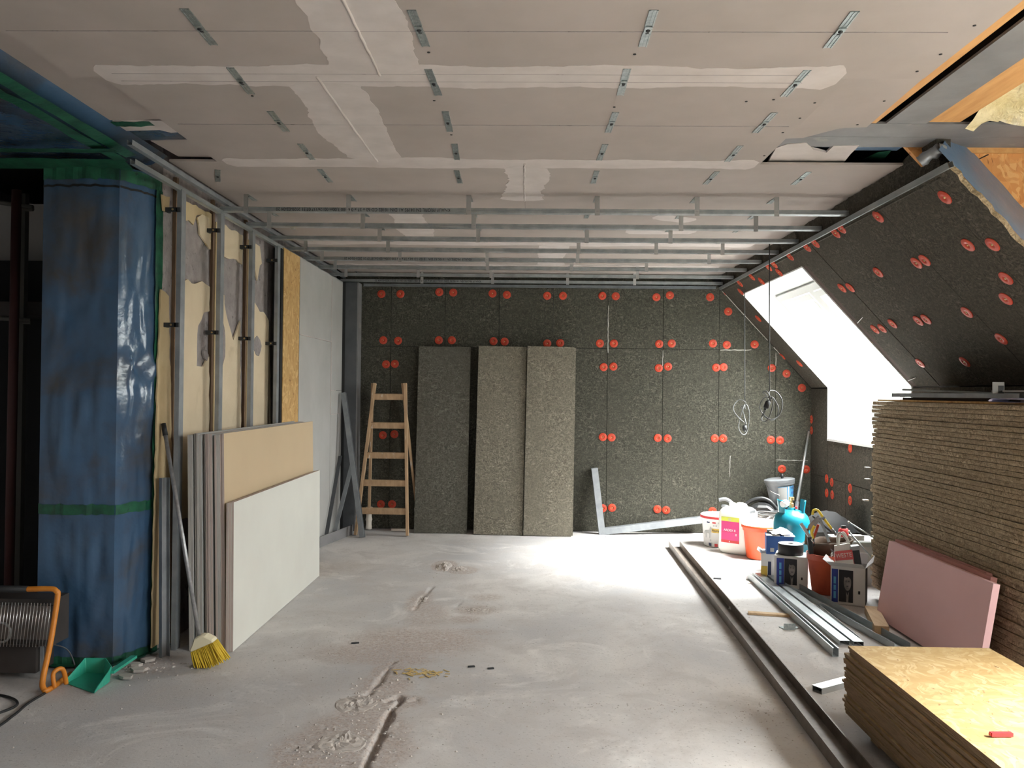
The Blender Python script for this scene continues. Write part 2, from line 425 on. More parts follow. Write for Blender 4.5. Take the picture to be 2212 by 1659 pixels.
def channel(name, p0, p1, w, h, mat, parent=None, upv=(0, 0, 1), t=.002, lip=.0):
    """U section along p0->p1: web on the bottom (p on web centre), flanges rising along upv"""
    L = (Vector(p1) - Vector(p0)).length; m = frame_mtx(p0, p1, upv)
    outer = [(-w / 2, h), (-w / 2, 0), (w / 2, 0), (w / 2, h)]
    inner = [(w / 2 - t, h), (w / 2 - t, t), (-w / 2 + t, t), (-w / 2 + t, h)]
    if lip:
        outer = [(-w / 2 + lip, h), (-w / 2, h), (-w / 2, 0), (w / 2, 0), (w / 2, h), (w / 2 - lip, h)]
        inner = [(w / 2 - lip, h - t), (w / 2 - t, h - t), (w / 2 - t, t), (-w / 2 + t, t), (-w / 2 + t, h - t), (-w / 2 + lip, h - t)]
    prof = outer + inner; n = len(prof)
    bm = bmesh.new()
    a = [bm.verts.new(m @ Vector((0, y, z))) for y, z in prof]; b = [bm.verts.new(m @ Vector((L, y, z))) for y, z in prof]
    for i in range(n): bm.faces.new((a[i], a[(i + 1) % n], b[(i + 1) % n], b[i]))
    k = len(outer)
    for i in range(k - 1):
        j0, j1 = n - 1 - i, n - 2 - i
        bm.faces.new((a[i], a[j0], a[j1], a[i + 1])); bm.faces.new((b[i + 1], b[j1], b[j0], b[i]))
    bmesh.ops.recalc_face_normals(bm, faces=bm.faces)
    return finish(name, bm, mat, parent)
_dg = None
def text(name, s, size, origin, xdir, ydir, mat, parent, center=True, squeeze=1.0, thick=.0006):
    cu = bpy.data.curves.new('t', 'FONT'); cu.body = s; cu.size = size; cu.extrude = thick
    cu.align_x = 'CENTER' if center else 'LEFT'; cu.align_y = 'CENTER'
    ob = bpy.data.objects.new('t', cu); C.objects.link(ob)
    dg = bpy.context.evaluated_depsgraph_get(); dg.update()
    me = bpy.data.meshes.new_from_object(ob.evaluated_get(dg)); me.name = name
    bpy.data.objects.remove(ob); bpy.data.curves.remove(cu)
    x = Vector(xdir).normalized() * squeeze; y = Vector(ydir).normalized(); z = x.cross(y).normalized()
    o = Vector(origin)
    me.transform(Matrix(((x.x, y.x, z.x, o.x), (x.y, y.y, z.y, o.y), (x.z, y.z, z.z, o.z), (0, 0, 0, 1))))
    me.materials.clear(); me.materials.append(MATS[mat])
    return link_mesh(name, me, parent)
def inst(name, me, mtx, parent=None):
    """object sharing mesh me, placed at world matrix mtx"""
    o = bpy.data.objects.new(name, me); C.objects.link(o)
    if parent is not None:
        o.parent = parent; o.matrix_basis = WM[parent].inverted() @ mtx
    else: o.matrix_basis = mtx
    WM[o] = mtx.copy(); return o
def bm_mesh(name, bm, mat):
    me = bpy.data.meshes.new(name); bm.normal_update(); bm.to_mesh(me); bm.free()
    for m in mats_of(mat): me.materials.append(m)
    return me
ORD = ['', 'first', 'second', 'third', 'fourth', 'fifth', 'sixth', 'seventh', 'eighth', 'ninth', 'tenth', 'eleventh', 'twelfth', 'thirteenth',
       'fourteenth', 'fifteenth', 'sixteenth', 'seventeenth', 'eighteenth', 'nineteenth', 'twentieth']
def ordinal(n):
    if n <= 20: return ORD[n]
    tens = {2: 'twenty', 3: 'thirty', 4: 'forty', 5: 'fifty'}[n // 10]
    return tens.replace('ty', 'tieth') if n % 10 == 0 else tens + '-' + ORD[n % 10]

# ================================================================== STRUCTURE
def vnoise(x, y, s):
    return np.array([mnoise.noise(Vector((a * s, b * s, 3.7))) for a, b in zip(x.ravel(), y.ravel())]).reshape(x.shape)
def seg_dist(X, Y, a, b):
    ax, ay = a[0], a[1]; dx, dy = b[0] - ax, b[1] - ay; L = dx * dx + dy * dy
    t = np.clip(((X - ax) * dx + (Y - ay) * dy) / L, 0, 1)
    return np.hypot(X - ax - t * dx, Y - ay - t * dy), t

# ---- floor: worn screed with a chased groove, cracks and rough patches
xs = np.concatenate([np.array([-5.0, -4, -3.2]), np.arange(-2.8, -1.2, .05), np.arange(-1.2, -.25, .0125), np.arange(-.25, 3.1, .05), [3.1, 3.45]])
ys = np.concatenate([np.array([-3.0, -1.5, 0, 1.5, 2.4]), np.arange(2.9, 4.7, .018), np.arange(4.7, 9.0, .035), [9.05]])
X, Y = np.meshgrid(xs, ys, indexing='ij')
Hh = np.zeros_like(X)
wob = vnoise(X, Y, 9.0) * .02 + vnoise(X, Y, 40.0) * .012
def groove(pts, w, depth, lipw=.03, lip=.004):
    global Hh
    for a, b in zip(pts, pts[1:]):
        d, t = seg_dist(X, Y, a, b); d = d + wob
        Hh = np.minimum(Hh, -depth * np.clip(2.2 - 1.7 * d / w, 0, 1))
def px2(pts): return [tuple(AZ(*p)[:2]) for p in pts]
rough = np.zeros_like(X)
def patch(u, v, rx, ry, amp, k=1.0):
    global rough
    c = AZ(u, v); q = ((X - c.x) / rx) ** 2 + ((Y - c.y) / ry) ** 2
    rough = np.maximum(rough, amp * np.clip(1.2 - q, 0, 1))
for p in ((960, 1222, .11, .22, .035), (1000, 1232, .13, .16, .022), (905, 1300, .10, .35, .012), (925, 1330, .16, .4, .008), (1030, 1318, .16, .14, .012),
          (1050, 1290, .14, .12, .008), (1005, 1338, .12, .1, .01), (900, 1385, .45, .30, .012), (800, 1410, .4, .22, .009), (855, 1425, .25, .12, .012),
          (840, 1450, .10, .14, .02), (830, 1480, .16, .2, .012), (800, 1530, .16, .2, .02), (770, 1580, .25, .25, .016), (740, 1620, .30, .25, .022), (715, 1650, .25, .16, .02),
          (300, 1440, .25, .15, .012), (870, 1515, .12, .09, .016), (1020, 1365, .20, .08, .008)):
    patch(*p)
Hh = Hh + rough * (vnoise(X, Y, 26.0) * .6 + vnoise(X, Y, 60.0) * .5 + .25)
groove(px2([(868, 1508), (845, 1535), (815, 1600), (788, 1665), (760, 1740)]), .014, .040)
groove(px2([(835, 1515), (862, 1505)]), .016, .04)
groove(px2([(850, 1430), (838, 1445), (820, 1470), (797, 1500)]), .011, .014)
groove(px2([(932, 1270), (915, 1290), (895, 1318)]), .012, .012)
groove(px2([(1010, 1290), (985, 1310)]), .006, .006)
groove(px2([(890, 1510), (1060, 1515), (1250, 1524), (1400, 1528)]), .008, .007)
Hh += vnoise(X, Y, 1.3) * .002
inside = (Y > 2.9) & (X > -2.8) & (X < 3.05)
Hh = np.where(inside, Hh, 0.0)
nx, ny = X.shape
me = bpy.data.meshes.new('floor')
idx = np.arange(nx * ny).reshape(nx, ny)
quads = np.stack([idx[:-1, :-1], idx[1:, :-1], idx[1:, 1:], idx[:-1, 1:]], -1).reshape(-1, 4)
me.from_pydata(np.stack([X, Y, Hh], -1).reshape(-1, 3).tolist(), [], quads.tolist())
me.materials.append(MATS['concrete'])
da = me.attributes.new('dust', 'FLOAT', 'POINT'); da.data.foreach_set('value', np.clip(rough / .010, 0, 1).ravel())
for p in me.polygons: p.use_smooth = True
fl = bpy.data.objects.new('floor', me); C.objects.link(fl); tag(fl, kind='structure'); WM[fl] = Matrix.Identity(4)
def floor_z(x, y):
    i = int(np.clip(np.searchsorted(xs, x), 1, nx - 1)); j = int(np.clip(np.searchsorted(ys, y), 1, ny - 1))
    return float(Hh[i, j])

def struct(o): return tag(o, kind='structure')
def clip_slope(poly):
    """clip xz polygon to the room side of the slope and the knee wall"""
    def half(pl, f):
        out = []
        for i in range(len(pl)):
            a, b = pl[i], pl[(i + 1) % len(pl)]; fa, fb = f(a), f(b)
            if fa <= 0: out.append(a)
            if fa * fb < 0:
                t = fa / (fa - fb); out.append((a[0] + (b[0] - a[0]) * t, a[1] + (b[1] - a[1]) * t))
        return out
    poly = half(poly, lambda p: SN.x * p[0] + SN.z * p[1] - SDIST + .002)
    return half(poly, lambda p: p[0] - XK)

# ---- back wall: wood-wool boards, 60 cm wide, on a dark backing
wall_back = struct(prism('wall_back', [Vector((x, YB + .032, z)) for x, z in ((-5, 0), (3.46, 0), (3.46, 1.52), (1.92, 3.2), (-5, 3.2))], (0, .12, 0), 'steel_dark'))
cols = [-2.05, -1.499, -.913, -.328, .257, .846, 1.443, 2.044, 2.652, 3.2]
g = .0022
def wall_board(x0, x1, z0, z1, proud=0.0):
    poly = clip_slope([(x0 + g, z0 + g), (x1 - g, z0 + g), (x1 - g, z1 - g), (x0 + g, z1 - g)])
    if len(poly) < 3: return
    prism('wood_wool_panel', [Vector((x, YB - proud, z)) for x, z in poly], (0, .032 + proud - .002, 0), 'woodwool_wall', wall_back)
for i in range(len(cols) - 1):
    x0, x1 = cols[i], cols[i + 1]
    pr = random.uniform(0, .003)
    if x0 < 2.6:
        wall_board(x0, x1, .004, 1.975, pr); wall_board(x0, x1, 1.975, 2.78, random.uniform(0, .003))
    else:
        wall_board(x0, x1, .004, .765, pr); wall_board(x0, x1, .765, 1.975, random.uniform(0, .003))
# chalky filler drawn into a few joints
for a, b in (((1314, 660), (1313, 762)), ((1432, 757), (1431, 790)), ((1556, 756), (1623, 756)), ((1677, 993), (1745, 995)), ((1577, 985), (1576, 1030)), ((1676, 762), (1676, 790))):
    p, q = AY(*a, YB - .004), AY(*b, YB - .004)
    n = max(3, int((p - q).length / .03)); pts = [p.lerp(q, k / n) + Vector((random.uniform(-1, 1), 0, random.uniform(-1, 1))) * .0022 for k in range(n + 1)]
    tube('filler_line', pts, [random.uniform(.002, .005) for _ in pts], 'chalk', wall_back, seg=5)
# ---- insulation washers
bm = bmesh.new()
add_lathe(bm, [(.044, 0), (.044, .003), (.040, .0055), (.033, .0045), (.030, .0065), (.016, .0065), (.013, .002), (.0, .002)], 18)
add_lathe(bm, [(.0, .0065), (.006, .0065), (.007, .002)], 8, None, 1)
bmesh.ops.recalc_face_normals(bm, faces=bm.faces)
disc_me = bm_mesh('insulation_washer', bm, ['orange_plastic', 'brass'])
DB = [(824, 635), (865, 635), (949, 631), (979, 632), (1064, 634), (1095, 637), (1182, 639), (1216, 639), (1301, 639), (1330, 640), (1418, 642), (1447, 638), (1534, 642),
      (828, 735), (860, 736), (948, 735), (976, 735), (1066, 737), (1090, 738), (1182, 742), (1210, 741), (1296, 742), (1326, 742), (1424, 743), (1451, 742), (1540, 742),
      (1570, 745), (1630, 744), (1573, 673), (834, 787), (853, 786), (1304, 793), (1325, 792), (1423, 795), (1443, 792), (1547, 794), (1563, 793), (1667, 795), (1699, 807),
      (1732, 838), (827, 940), (852, 938), (1302, 944), (1321, 945), (1421, 946), (1442, 947), (1544, 947), (1562, 947), (1665, 950), (1685, 951), (823, 1089), (847, 1089),
      (1322, 1097), (1420, 1100), (1439, 1102), (1539, 1104), (1302, 1098), (1689, 1013), (1741, 1014)]
for p in DB:
    q = AY(*p, YB - .002)
    inst('insulation_washer', disc_me, Matrix.Translation(q) @ Matrix.Rotation(R_(90), 4, 'X') @ Matrix.Rotation(random.uniform(-.06, .06), 4, 'Y') @ Matrix.Rotation(random.uniform(0, 3), 4, 'Z'), wall_back)

# ---- knee wall + sloping wall on the right
WY0, WY1 = 6.60, 8.44            # window opening along the wall
WS0 = .158; WZ0 = 1.06           # top of the opening (down the slope), sill height
wall_right = struct(box('wall_right', 3.40, 3.46, -3, 9.1, 0, WZ0, 'wall_dark'))
def knee(y0, y1, z0, z1):
    box('wood_wool_panel', XK, XK + .032, y0 + g, y1 - g, z0 + g, z1 - g, 'woodwool_slope', wall_right)  # same boards in the darker slope mix: window wall's shade put into colour
knee(8.44, 8.95, .004, .66); knee(8.44, 8.95, .66, 1.566)
for a, b in ((7.96, 8.44), (7.36, 7.96), (6.76, 7.36), (6.6, 6.76)):
    knee(a, b, .004, .66); knee(a, b, .66, WZ0)
for a, b in ((6.16, 6.6), (5.56, 6.16), (4.96, 5.56), (4.36, 4.96), (4.1, 4.36)):
    knee(a, b, .004, .95); knee(a, b, .95, 1.566)
DY0, DY1, DZ1 = -.2, 2.9, 2.52                     # dormer glazing beside the camera
box('outer_wall', 3.40, 3.46, 4.375, WY0, WZ0, 1.60, 'wall_dark', wall_right); box('outer_wall', 3.40, 3.46, DY1, 4.375, WZ0, 3.2, 'osb_orange', wall_right); box('outer_wall', 3.40, 3.46, -3, DY0, WZ0, 3.2, 'wall_dark', wall_right); box('outer_wall', 3.40, 3.46, DY0, DY1, DZ1, 3.2, 'wall_dark', wall_right)
box('outer_wall', 3.40, 3.46, WY1, 9.1, WZ0, 1.60, 'wall_dark', wall_right)
for p in ((1786, 1034), (1797, 1042), (1786, 1065), (1798, 1069), (1836.6, 1055), (1836.6, 1081.6), (1837, 968), (1753, 906), (1753, 930)):
    q = AX(*p, XK - .002)
    inst('insulation_washer', disc_me, Matrix.Translation(q) @ Matrix.Rotation(R_(-90), 4, 'Y'), wall_right)

def slab(name, s0, s1, y0, y1, n0, n1, mat, parent):
    bm = bmesh.new()
    add_hull8(bm, [SP(s0, y0, n0), SP(s1, y0, n0), SP(s1, y1, n0), SP(s0, y1, n0), SP(s0, y0, n1), SP(s1, y0, n1), SP(s1, y1, n1), SP(s0, y1, n1)])
    bmesh.ops.recalc_face_normals(bm, faces=bm.faces)
    return finish(name, bm, mat, parent)
CHY = 4.375                                          # cheek wall of the dormer
slope = struct(slab('wall_slope', -.46, .417, CHY + .031, 9.1, .27, .33, 'wall_dark', None))
slab('roof_deck', .417, 1.70, WY1, 9.1, .27, .33, 'wall_dark', slope)
slab('roof_deck', .417, 1.70, CHY + .031, WY0, .27, .33, 'wall_dark', slope)
def sp_panel(s0, s1, y0, y1, rag=False, mat='woodwool_slope', n0=0.0, th=.035):
    slab('wood_wool_panel', s0 + g, s1 - g, y0 + g, y1 - g, n0 + random.uniform(0, .003), n0 + th, mat, slope)
STOP = -.02
for y0, y1 in ((4.36, 4.96), (4.96, 5.56), (5.56, 6.16)):
    sp_panel(STOP, SLEN, y0, y1)
sp_panel(STOP, SLEN, 6.16, 6.52)
slab('edge_batten', WS0, SLEN, 6.522, WY0, .004, .05, 'dark_timber', slope)
sp_panel(STOP, WS0, 6.52, 7.12); sp_panel(STOP, WS0, 7.12, 7.76); sp_panel(STOP, WS0, 7.76, 8.44)
sp_panel(STOP, SLEN, 8.44, 8.94)
# near end board with a torn edge
bm = bmesh.new(); n = 40
lo_, hi_ = [], []
for k in range(n + 1):
    s = STOP + (SLEN - STOP) * k / n; yy = 4.105 + random.uniform(-.012, .012)
    lo_.append((bm.verts.new(SP(s, yy, 0)), bm.verts.new(SP(s, 4.358, 0)))); hi_.append((bm.verts.new(SP(s, yy + .004, .028)), bm.verts.new(SP(s, 4.358, .028))))
for k in range(n):
    for q in (lo_, hi_): bm.faces.new((q[k][0], q[k + 1][0], q[k + 1][1], q[k][1]))
    bm.faces.new((lo_[k][0], hi_[k][0], hi_[k + 1][0], lo_[k + 1][0])).material_index = 1
bmesh.ops.recalc_face_normals(bm, faces=bm.faces)
finish('wood_wool_panel', bm, ['woodwool_slope', 'woodwool_stack'], slope)
# vertical fascia of torn wood wool between the slope and the ceiling
bm = bmesh.new(); n = 150; prev = None
for k in range(n + 1):
    y = 4.22 + (8.94 - 4.22) * k / n
    zt = 2.768 + .03 * mnoise.noise(Vector((y * 5, 1, 0))) + .012 * mnoise.noise(Vector((y * 23, 4, 0)))
    zt = min(zt, 2.768) if y > 4.6 else 2.80 + .02 * mnoise.noise(Vector((y * 9, 2, 0)))
    xx = 2.066 - .02 * max(0, mnoise.noise(Vector((y * 13, 8, 0))))
    cur = [bm.verts.new(p) for p in ((2.068, y, 2.60), (xx, y, 2.68), (xx - .018, y, zt), (2.12, y, zt), (2.12, y, 2.60))]
    if prev:
        for i in range(5): bm.faces.new((prev[i], prev[(i + 1) % 5], cur[(i + 1) % 5], cur[i]))
    else: bm.faces.new(list(reversed(cur)))
    prev = cur
bm.faces.new(prev)
bmesh.ops.recalc_face_normals(bm, faces=bm.faces)
finish('torn_fascia', bm, 'woodwool_slope', slope)
DS = [(1743, 534), (1761, 525), (1805, 503), (1817, 493), (1897, 588), (1819, 622), (1836.6, 621), (1890, 711), (1905.6, 709), (1928, 699), (1980, 568), (1997.5, 562), (2091, 529),
      (2144, 528), (2173, 601), (2173, 645.5), (2089, 674.5), (1983.6, 692.5), (2000.5, 689.5), (2163, 732), (2084, 781.6), (1988, 784.4), (2041, 426), (1897, 468), (1706, 553.5),
      (1672, 570.6), (1660, 577), (1683, 588), (1624, 598), (1598, 612), (1600, 630), (1645, 607), (1564, 635), (1638, 688), (1602, 679), (1690, 770), (1727, 785)]
srot = Matrix((( 0, SD.x, -SN.x, 0), (1, 0, 0, 0), (0, SD.z, -SN.z, 0), (0, 0, 0, 1)))
for p in DS:
    q = AS(*p, -.001)
    inst('insulation_washer', disc_me, Matrix.Translation(q) @ srot, slope)
for a, b in (((1557, 628), (1660, 735)), ((1672, 750), (1690, 772))):
    p, q = AS(*a, -.003), AS(*b, -.003); p.y = q.y = YB - .012
    n = 14; tube('filler_line', [p.lerp(q, k / n) + Vector((random.uniform(-1, 1), 0, random.uniform(-1, 1))) * .002 for k in range(n + 1)], .0035, 'chalk', slope, seg=5)
# dormer cheek: OSB above the slope line facing the camera, blue membrane turned up along the last board
cheek = struct(prism('wall_cheek', [SP(-.55, CHY, .06), SP(.40, CHY, .06), SP(.40, CHY, .06) + Vector((.80, 0, .80 * SD.z / SD.x)), Vector((3.45, CHY, 3.14)), Vector((1.75, CHY, 3.14))], (0, .03, 0), 'osb_orange'))
tube('seam', [AY(2135, 334, CHY - .002), AY(2098, 352, CHY - .002), AY(2078, 372, CHY - .002)], .003, 'black_rubber', cheek, 5)
bm = bmesh.new(); prev = None
for k in range(41):
    s = -.10 + 1.75 * k / 40; w = .02 * mnoise.noise(Vector((s * 6, 0, 5)))
    cur = [bm.verts.new(SP(s, 4.118, .030)), bm.verts.new(SP(s, 4.15 + w, .075 + w)), bm.verts.new(SP(s, 4.26, .17 + w)), bm.verts.new(SP(s, CHY - .004, .29 + w * .5))]
    if prev:
        for i in range(3): bm.faces.new((prev[i], cur[i], cur[i + 1], prev[i + 1])).smooth = True
    prev = cur
finish('membrane_strip', bm, 'blue_foil_light', cheek)

# ---- window_1: deep white reveal, roof light on the slope and upright light below it
win = struct(box('window_1', XK - .01, 3.42, WY0 - .0, WY1 + .0, WZ0 - .022, WZ0, 'white_lining'))
TZ = SP(WS0, 0).z; TX = SP(WS0, 0).x
def side_poly(y):
    return [Vector((TX - .006, y, TZ)), Vector((XK - .008, y, 1.572)), Vector((XK - .008, y, WZ0)), Vector((3.40, y, WZ0)), Vector((3.40, y, 1.57)), Vector((TX + .37, y, TZ))]
prism('side_lining', side_poly(WY1 - .012), (0, .012, 0), 'white_lining', win)
prism('side_lining', side_poly(WY0), (0, .012, 0), 'white_lining', win)
box('top_lining', TX - .008, TX + .40, WY0, WY1, TZ, TZ + .016, 'white_lining', win)
def rbar(s0, s1, y0, y1, n0, n1, nm='roof_light_frame', mat='window_frame_white'): return slab(nm, s0, s1, y0, y1, n0, n1, mat, win)
ym = (WY0 + WY1) / 2
for y0, y1 in ((WY0 + .013, ym), (ym, WY1 - .013)):
    fr = rbar(.40, 1.66, y0, y0 + .055, .225, .30); rbar(.40, 1.66, y1 - .055, y1, .225, .30)
    rbar(.40, .47, y0 + .055, y1 - .055, .225, .30); rbar(1.59, 1.66, y0 + .055, y1 - .055, .225, .30)
    sy0, sy1 = y0 + .062, y1 - .062
    for (a, b, c, d) in ((.48, 1.58, sy0, sy0 + .05), (.48, 1.58, sy1 - .05, sy1), (.48, .54, sy0 + .05, sy1 - .05), (1.52, 1.58, sy0 + .05, sy1 - .05)):
        rbar(a, b, c, d, .215, .285, 'roof_light_sash')
    rbar(.54, 1.52, sy0 + .05, sy1 - .05, .262, .266, 'pane', 'window_glass')
for y0, y1 in ((WY0 + .013, ym), (ym, WY1 - .013)):
    for (a, b, c, d) in ((y0, y0 + .05, WZ0, 1.58), (y1 - .05, y1, WZ0, 1.58), (y0 + .05, y1 - .05, WZ0, WZ0 + .06), (y0 + .05, y1 - .05, 1.52, 1.58)):
        box('upright_frame', 3.36, 3.41, a, b, c, d, 'window_frame_white', win)
    box('pane', 3.385, 3.389, y0 + .05, y1 - .05, WZ0 + .06, 1.52, 'window_glass', win)
tube('corner_bead', [AS(1852, 698, -.004), AS(1863, 686, -.006)], .003, 'white_lining', win, 6)
tube('corner_bead', [AS(1962, 822, -.004), AS(1978, 816, -.006)], .003, 'white_lining', win, 6)
# ---- window_2: dormer glazing beside the camera that brightens the front of the room (out of frame)
win2 = struct(box('window_2', 3.36, 3.46, DY0, DY1, WZ0, WZ0 + .05, 'window_frame_white'))
for a, b in ((DY0, DY0 + .06), (.84, .90), (1.87, 1.93), (DY1 - .06, DY1)): box('mullion', 3.38, 3.44, a, b, WZ0 + .05, DZ1, 'window_frame_white', win2)
for a, b in ((DY0 + .06, .84), (.90, 1.87), (1.93, DY1 - .06)): box('pane', 3.408, 3.412, a, b, WZ0 + .05, DZ1 - .05, 'window_glass', win2)
box('head', 3.38, 3.44, DY0, DY1, DZ1 - .05, DZ1, 'window_frame_white', win2)

# daylight portals: guide sampling through the two openings (they give no light of their own)
def portal(name, c, xdir, ydir, w, h):
    l = bpy.data.lights.new(name, 'AREA'); l.shape = 'RECTANGLE'; l.size = w; l.size_y = h; l.cycles.is_portal = True
    o = bpy.data.objects.new(name, l); C.objects.link(o)
    x = Vector(xdir).normalized(); y = Vector(ydir).normalized(); z = x.cross(y)
    o.matrix_world = Matrix(((x.x, y.x, z.x, c[0]), (x.y, y.y, z.y, c[1]), (x.z, y.z, z.z, c[2]), (0, 0, 0, 1)))
portal('daylight_portal', SP(1.05, ym, .315), (0, 1, 0), -SD, 1.84, 1.30)
portal('daylight_portal', (3.43, ym, 1.30), (0, 1, 0), (0, 0, 1), 1.84, .50)
portal('daylight_portal', (3.47, (DY0 + DY1) / 2, (WZ0 + DZ1) / 2), (0, 1, 0), (0, 0, 1), DY1 - DY0, DZ1 - WZ0)

# ---- rear and far left of the room (not in view), roof
struct(box('wall_rear', -5, 3.5, -3.1, -3, 0, 3.2, 'wall_pale'))
struct(box('wall_far_left', -4.6, -4.5, -3, 9.1, 0, 3.2, 'wall_pale'))
ceiling = struct(box('ceiling', -4.6, 2.02, -3.1, 9.1, 3.15, 3.22, 'wall_dark'))
box('dormer_deck', 2.02, 3.5, -3.1, 4.42, 3.15, 3.22, 'osb_orange', ceiling)
slabm = 'gypsum_card'
BT = .0125
def cboard(x0, x1, y0, y1, z=ZC, mat='gypsum_card'):
    return box('plasterboard', x0 + .001, x1 - .001, y0 + .001, y1 - .001, z, z + BT, mat, ceiling)
rows = [(-3, -.41, -1.9, 1.57, .6), (-.41, .84, -1.9, 1.57, -.6), (.84, 2.09, -1.9, 1.57, .4), (2.09, 3.34, -1.89, 1.57, -.615), (3.34, 4.592, -1.76, 1.265, -.862),
        (4.592, 5.84, -2.03, 2.06, -.038), (5.84, 7.09, -2.03, 2.06, -.9), (7.09, 8.34, -2.03, 2.06, .2), (8.34, 8.94, -2.03, 2.06, -1.1)]
for y0, y1, x0, x1, xm in rows:
    cboard(x0, xm, y0, y1); cboard(xm, x1, y0, y1)
ZU = ZC + .026
cboard(-2.062, -1.60, -3, 3.97, ZU); cboard(1.20, 1.59, 2.2, 3.19, ZU)
# right-hand upper layer with a torn end, and the torn strip in front of the battens
prism('plasterboard', [Vector((1.22, 3.2, ZU)), Vector((1.59, 3.2, ZU))] + [AZ(*p, ZU) for p in ((1872, 275), (1815, 277), (1735, 298), (1690, 300))], (0, 0, BT), 'gypsum_card', ceiling)
prism('plasterboard', [AZ(*p, ZU) for p in ((1655, 358), (1676, 320), (1700, 312), (1742, 309), (1757, 323), (1785, 330), (1800, 316), (1856, 315), (1838, 332), (1822, 352), (1800, 358))], (0, 0, BT), 'joint_compound', ceiling)
prism('plasterboard', [AZ(*p, ZU) for p in ((700, 320), (470, 300), (325, 304), (385, 338), (700, 345))], (0, 0, BT), 'gypsum_card', ceiling)
prism('plasterboard', [AZ(*p, ZU) for p in ((225, 276), (268, 283), (345, 281), (370, 287), (420, 283), (500, 270), (420, 255), (240, 262))], (0, 0, BT * .9), 'joint_compound', ceiling)
# joint compound bands with ragged edges
def band(p0, p1, w0, w1, seed, zoff=.0, rag=.028, name='joint_compound'):
    p0, p1 = Vector((*p0, 0)), Vector((*p1, 0)); L = (p1 - p0).length; d = (p1 - p0) / L; nrm = Vector((-d.y, d.x, 0))
    n = max(6, int(L / .02)); bm = bmesh.new(); prev = None
    for k in range(n + 1):
        s = L * k / n; e = min(1, min(k, n - k) / 3 + .45) * (1 + .25 * mnoise.noise(Vector((s * 1.3, seed, 7))))
        def q(sd): return rag * (1.3 * mnoise.noise(Vector((s * 2.2, sd, 1))) + .5 * mnoise.noise(Vector((s * 11, sd, 2))) + .25 * mnoise.noise(Vector((s * 37, sd, 2))))
        a = p0 + d * s + nrm * (w0 * e + q(seed)); b = p0 + d * s - nrm * (w1 * e + q(seed + 9))
        z = ZC - .0012 - zoff
        cur = [bm.verts.new((a.x, a.y, ZC)), bm.verts.new((a.x, a.y, z)), bm.verts.new((b.x, b.y, z)), bm.verts.new((b.x, b.y, ZC))]
        if prev:
            for i in range(3): bm.faces.new((prev[i], cur[i], cur[i + 1], prev[i + 1]))
        prev = cur
    bmesh.ops.recalc_face_normals(bm, faces=bm.faces)
    return finish(name, bm, 'joint_compound', ceiling)
band((-1.76, 3.335), (1.24, 3.345), .10, .125, 1); band((-1.72, 4.592), (1.25, 4.592), .10, .075, 2)
band((-.615, 2.2), (-.615, 3.30), .17, .17, 3, .0004); band((-.862, 3.40), (-.862, 4.53), .16, .15, 4, .0004, .03)
band((-.038, 4.66), (-.038, 5.5), .12, .13, 5, .0004, .05)
band((-2.0, 5.84), (1.9, 5.84), .06, .07, 6); band((-2.0, 7.09), (1.9, 7.09), .10, .12, 7); band((-2.0, 8.34), (1.9, 8.34), .05, .05, 8)
band((-.9, 5.87), (-.9, 7.0), .14, .12, 9, .0004, .04); band((.2, 7.15), (.2, 8.3), .13, .13, 10, .0004, .04)
band((.9, 5.95), (1.2, 6.1), .10, .08, 13, .0006); band((.75, 6.5), (1.3, 6.5), .12, .10, 14, .0006)
for a, b in (((-.62, 2.2), (-.612, 3.31)), ((-.872, 3.33), (-.853, 4.57)), ((-.037, 4.60), (-.041, 5.5))):
    n = 30; pts = [Vector((a[0] + (b[0] - a[0]) * k / n + random.uniform(-.002, .002), a[1] + (b[1] - a[1]) * k / n, ZC - .003)) for k in range(n + 1)]
    tube('filler_ridge', pts, [random.uniform(.004, .007) for _ in pts], 'joint_compound', ceiling, seg=6)
for y, x0, x1 in ((2.91, -1.88, 1.45), (3.94, -1.70, 1.22), (3.305, -1.7, 1.1), (3.385, -1.7, 1.1)):
    box('pencil_line', x0, x1, y - .0013, y + .0013, ZC - .0018, ZC, 'plaster_grey', ceiling)
# screw heads sunk in the boards
bm = bmesh.new(); add_lathe(bm, [(.0, 0), (.006, 0), (.006, .002)], 8); screw_me = bm_mesh('screw_head', bm, 'black_rubber')
for p in ((926, 114), (938, 218), (975, 292), (1371, 118), (1327, 232), (1671, 216), (1760, 223), (1728, 256), (1691, 287), (1612, 155 + 65), (2105, 56), (2032, 118), (1981, 155), (1910, 219), (1852, 270), (545, 208), (1651, 337)):
    q = AZ(*p, ZC - .002); inst('screw_head', screw_me, Matrix.Translation(q), ceiling)
